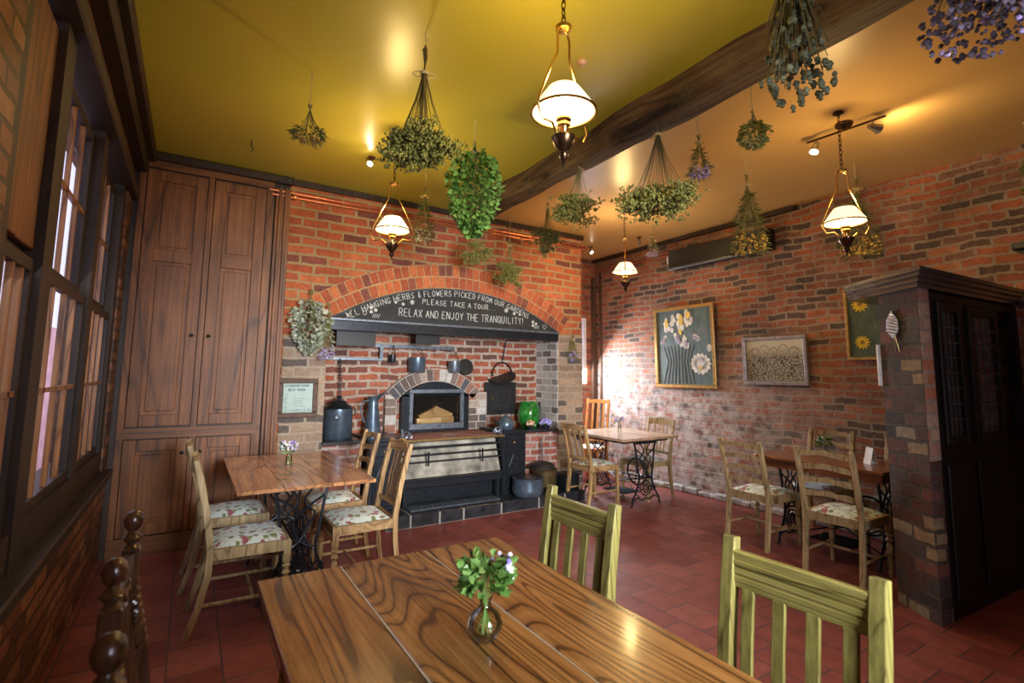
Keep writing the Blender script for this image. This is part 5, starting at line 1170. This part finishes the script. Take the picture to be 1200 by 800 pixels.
# =================================================================== DRIED BUNCHES
def string(mb, z0, z1): mb.tube([(0, 0, z0), (.004, 0, (z0+z1)/2), (0, 0, z1)], .0028, 4)
def bow(mb, z, s_):
    for k in range(2):
        mb.tube([(s_*.7*cos(t*pi/5)*(1 if k else -1)+(s_*.7 if k else -s_*.7), .012, z+s_*.35*sin(t*pi/5)) for t in range(10)], .0035, 4, closed=True)
    for q in range(3): mb.tube([(.02*cos(t*pi/5), .02*sin(t*pi/5), z+.006*q-.006) for t in range(10)], .004, 4, closed=True)
    mb.tube([(0, .015, z), (s_*.8, .015, z-s_*1.2)], .003, 4); mb.tube([(0, .015, z), (-s_*.5, .015, z-s_*1.3)], .003, 4)
def bunch(lb, x, y, pt_tie, pt_bot, R, kind, mat, n=300, stemsup=.08, nst=16, top=None, smat=None, fl=None, flmat=None, shape='cone', hookpx=None, size=1.0, lean=(0, 0), cat='herbs', zabs=None, sq=1.0, group='dried bunches hanging from the ceiling', bowm=True, wallhung=False):
    """x,y of the hook; tie and bottom given in photo rows"""
    zt = zat(x, y, pt_tie) if zabs is None else zabs[0]; zb = zat(x, y, pt_bot) if zabs is None else zabs[1]
    t = thing('dried_bunch', lb, cat, (x, y, zt), random.uniform(0, 6) if not wallhung else 0, group); Lh = zt-zb
    if not wallhung:
        s_ = MB(); string(s_, stemsup*.6, Z1-zt-.002); s_.tube([(0, 0, Z1-zt-.002), (.0, 0, Z1-zt-.03), (.014, 0, Z1-zt-.045), (.0, 0, Z1-zt-.055)], .004, 5); s_.build('hanging_string', M['twine'], t)
    if bowm: b_ = MB(); bow(b_, 0, .035*size); b_.build('twine_bow', M['twine'], t)
    st = MB(); tips = []
    for k in range(nst):
        a = random.uniform(0, 6.28); rr = R*sqrt(random.random())
        up = stemsup*random.uniform(.6, 1)
        zz = -Lh*random.uniform(.45, .9) if shape != 'flat' else -Lh*random.uniform(.68, .93)
        tip = (rr*cos(a)*.85+lean[0]*-zz/Lh, rr*sin(a)*.85*sq+lean[1]*-zz/Lh, zz); tips.append(tip)
        st.tube([(-.012*cos(a), -.012*sin(a), up), (.006*cos(a), .006*sin(a), 0), (tip[0]*.35, tip[1]*.35, zz*.4), tip], .003*size, 4, taper=.0016)
    st.build('stems', smat or M['stem'], t)
    if kind == 'umbel': n = int(n*1.7)
    hd = MB()
    def rad(v):  # v 0 top..1 bottom
        if shape == 'cone': return R*(.12+.88*v**.9)*(1 if v < .85 else sqrt(max(0, 1-((v-.85)/.2)**2)))
        if shape == 'ball': return R*sqrt(max(0, 1-(2*v-1)**2))
        if shape == 'flat': return R*(.85+.15*sin(v*pi))
        if shape == 'drop': return R*sin(pi*min(1, .08+.92*v**.8))**.7 if v < 1 else 0
    v0 = {'cone': .12, 'ball': .25, 'flat': .62, 'drop': .03}[shape]
    for k in range(n):
        v = random.random()**(.75 if shape == 'cone' else 1); a = random.uniform(0, 6.28); r_ = rad(v)*sqrt(random.uniform(.04, 1))
        z = -Lh*(v0+(1-v0)*v); lx = lean[0]*-z/Lh; ly = lean[1]*-z/Lh
        if shape == 'flat': z += Lh*.12*(r_/R)**2-Lh*.05
        p_ = (r_*cos(a)+lx, r_*sin(a)*sq+ly, z); d = (cos(a), sin(a), random.uniform(-1.3, .3))
        if kind == 'leaf': hd.leaf(p_, d, .05*size*random.uniform(.6, 1.2), .035*size)
        elif kind == 'thin': hd.leaf(p_, d, .06*size*random.uniform(.6, 1.2), .009*size)
        elif kind == 'bud': hd.octa(p_, .010*size*random.uniform(.6, 1.2))
        elif kind == 'umbel':
            tp = random.choice(tips); g_ = .30*R if shape != 'flat' else .2*R
            p_ = (tp[0]+random.gauss(0, g_), tp[1]+random.gauss(0, g_)*sq, tp[2]-abs(random.gauss(0, g_*.8))*.9+g_*.4)
            for q in range(5): o_ = rnd3()*.014*size; hd.octa((p_[0]+o_.x, p_[1]+o_.y, p_[2]+o_.z*.6), .0065*size*random.uniform(.7, 1.3))
            st_ = None
        elif kind == 'pod':
            hd.ico(p_, .0135*size*random.uniform(.75, 1.15), (1, 1, 1.2)); hd.box(p_[0]-.006*size, p_[0]+.006*size, p_[1]-.006*size, p_[1]+.006*size, p_[2]-.02*size, p_[2]-.015*size)
    hd.build('seed_heads' if kind in ('umbel', 'pod', 'bud') else 'leaves', mat, t, smooth=kind == 'pod', recalc=False)
    if kind == 'pod' or kind == 'umbel':
        s2 = MB(); nv = 0
    if fl:
        f_ = MB()
        for k in range(fl):
            v = random.uniform(.7, 1); a = random.uniform(0, 6.28); r_ = rad(min(v, .97))*sqrt(random.uniform(.1, 1)); z = -Lh*(v0+(1-v0)*v)-.005; lx = lean[0]*-z/Lh; ly = lean[1]*-z/Lh
            f_.ico((r_*cos(a)+lx, r_*sin(a)*sq+ly, z), .011*size*random.uniform(.7, 1.2))
        f_.build('flowers', flmat, t)
    return t
def hk(px, py): q = atz(px, py, Z1); return q[0], q[1]
x, y = hk(366, 82); bunch('small tufted herb bunch hanging on long string at far left', x, y, 131, 163, .085, 'thin', M['herb_dark'], 260, .05, 14, shape='flat', fl=60, flmat=M['yellow_fl'], bowm=False, size=.8)
x, y = hk(499, 38); bunch('largest spreading brown-stemmed herb bunch hanging left of the near lamp', x, y, 86, 196, .19, 'umbel', M['herb_olive'], 680, .16, 26, shape='flat', smat=M['stem_dark'], size=1.25)
x, y = hk(557, 140); bunch('full bright green leafy bunch hanging before the beam end', x, y, 178, 276, .185, 'leaf', M['herb_green'], 1000, .09, 26, shape='drop', size=1.0)
x, y = hk(499, 200); bunch('small grey-green seedy bunch hanging between lamp and leafy bunch', x, y, 230, 284, .10, 'thin', M['herb_dark'], 420, .10, 14, size=.8, fl=40, flmat=M['herb_pale'])
bunch('yellow-green flowering bunch low behind the leafy green bunch', 2.42, 4.55, 262, 312, .13, 'umbel', M['herb_olive'], 260, .06, 14, size=1.0)
bunch('drooping herb bunch hanging lowest in front of the arch', 2.86, 4.62, 288, 338, .13, 'umbel', M['herb_olive'], 230, .07, 14, size=1.1, smat=M['stem'])
x, y = hk(642, 226); bunch('loose straggly bunch with curled twine right of the leafy bunch', x, y, 244, 298, .13, 'umbel', M['herb_dark'], 150, .06, 14, size=1.2, lean=(.03, -.02))
x, y = hk(680, 172); bunch('herb bunch with big twine bow hanging under the near lamp', x, y, 196, 268, .16, 'umbel', M['herb_olive'], 300, .06, 18, size=1.15, lean=(.05, -.03))
x, y = hk(770, 118); bunch('widest flat-topped flower bunch on forked woody stems by the beam', x, y, 158, 248, .25, 'umbel', M['herb_olive'], 520, .16, 22, shape='flat', smat=M['stem_dark'], size=1.25)
x, y = hk(818, 134); bunch('small lavender bunch hanging right of the widest bunch', x, y, 168, 207, .085, 'thin', M['herb_dark'], 260, .07, 16, fl=110, flmat=M['purple'], size=.7)
x, y = hk(880, 88); bunch('round green herb ball hanging below the poppy heads', x, y, 134, 172, .085, 'leaf', M['herb_olive'], 380, .03, 12, shape='ball', size=.55, bowm=False, fl=30, flmat=M['herb_pale'])
x, y = hk(918, -45); bunch('poppy seed head bunch cut off by the top edge', 1.97, 1.02, -55, 116, .15, 'pod', M['poppy'], 170, .1, 110, smat=M['stem_dark'], size=1.0)
x, y = hk(874, 186); bunch('tapering bunch with yellow buds before the wall heater', x, y, 217, 297, .16, 'thin', M['herb_dark'], 700, .1, 30, size=1.0, fl=130, flmat=M['yellow_fl'])
x, y = 4.72, 2.0; bunch('yellow-budded bunch hanging behind the right-hand lamp', x, y, 222, 300, .17, 'thin', M['herb_dark'], 520, .1, 26, size=1.0, fl=110, flmat=M['yellow_fl'])
bunch('small pale lavender bunch hanging near the far ceiling corner', 4.85, 4.4, 278, 300, .09, 'thin', M['herb_pale'], 90, .06, 14, size=.8, fl=70, flmat=M['purple'])
bunch('dark purple out-of-focus bunch hanging at the top right corner', 2.02, .46, -150, 58, .2, 'bud', M['purple_dusk'], 900, .1, 40, smat=M['stem_dark'], size=1.1, zabs=(2.98, 2.50), fl=22, flmat=M['purple'])
bunch('sparse dried bunch partly cut off by the right edge', 4.75, .93, 145, 230, .09, 'umbel', M['herb_dark'], 80, .05, 12, size=1.0)
# wall-hung bunches
bunch('silvery-leaved bunch hung on the pier left of the arch', .93, FY-.10, 0, 0, .17, 'leaf', M['herb_pale'], 620, .1, 26, shape='drop', size=.95, zabs=(2.14, 1.63), sq=.5, wallhung=True, fl=0, group='bunches hung on the chimney wall', bowm=False)
bunch('thin lavender bunch hung beside the silvery-leaved bunch', 1.09, FY-.13, 0, 0, .085, 'thin', M['herb_pale'], 160, .1, 22, size=.8, zabs=(2.02, 1.57), sq=.6, wallhung=True, fl=70, flmat=M['purple'], group='bunches hung on the chimney wall', bowm=False)
bunch('purple thistle bunch hung on the chimney wall right of the arch', 4.12, FY-.08, 0, 0, .085, 'thin', M['herb_olive'], 120, .06, 16, size=.8, zabs=(1.90, 1.66), sq=.6, wallhung=True, fl=0, group='bunches hung on the chimney wall')
th = MB()
for dx, dz in ((-.06, -.2), (.0, -.17), (.05, -.21), (-.02, -.26)):
    for _ in range(30): o_ = rnd3()*.026; th.octa((4.12+dx+o_.x, FY-.09+o_.y, 1.90+dz+o_.z*.7), .006)
tag(th.build('thistle_heads', M['blue_fl']), 'violet-blue thistle heads of the bunch right of the arch', 'flowers')
# empty ceiling hook
x, y = hk(295, 165); tag(MB().tube([(x, y, Z1), (x, y, Z1-.05), (x+.018, y, Z1-.07), (x, y, Z1-.085)], .004, 6).build('ceiling_hook', M['iron']), 'empty little hook in the olive ceiling at far left', 'hook')
# small items on the left window
tag(MB().box(-.575, -.545, 2.25, 2.33, .97, 1.12, bev=.006).build('window_latch_box', M['black']), 'small black box fixed on the left window sash', 'box')

q = atx(122, 492, LX); tag(MB().box(LX-.02, LX-.012, 4.76, 4.80, 1.14, 1.24).build('paper_tag', plain('cream_paper', (.6, .53, .4), .8)), 'small cream paper tag on the farthest left window post', 'tag')
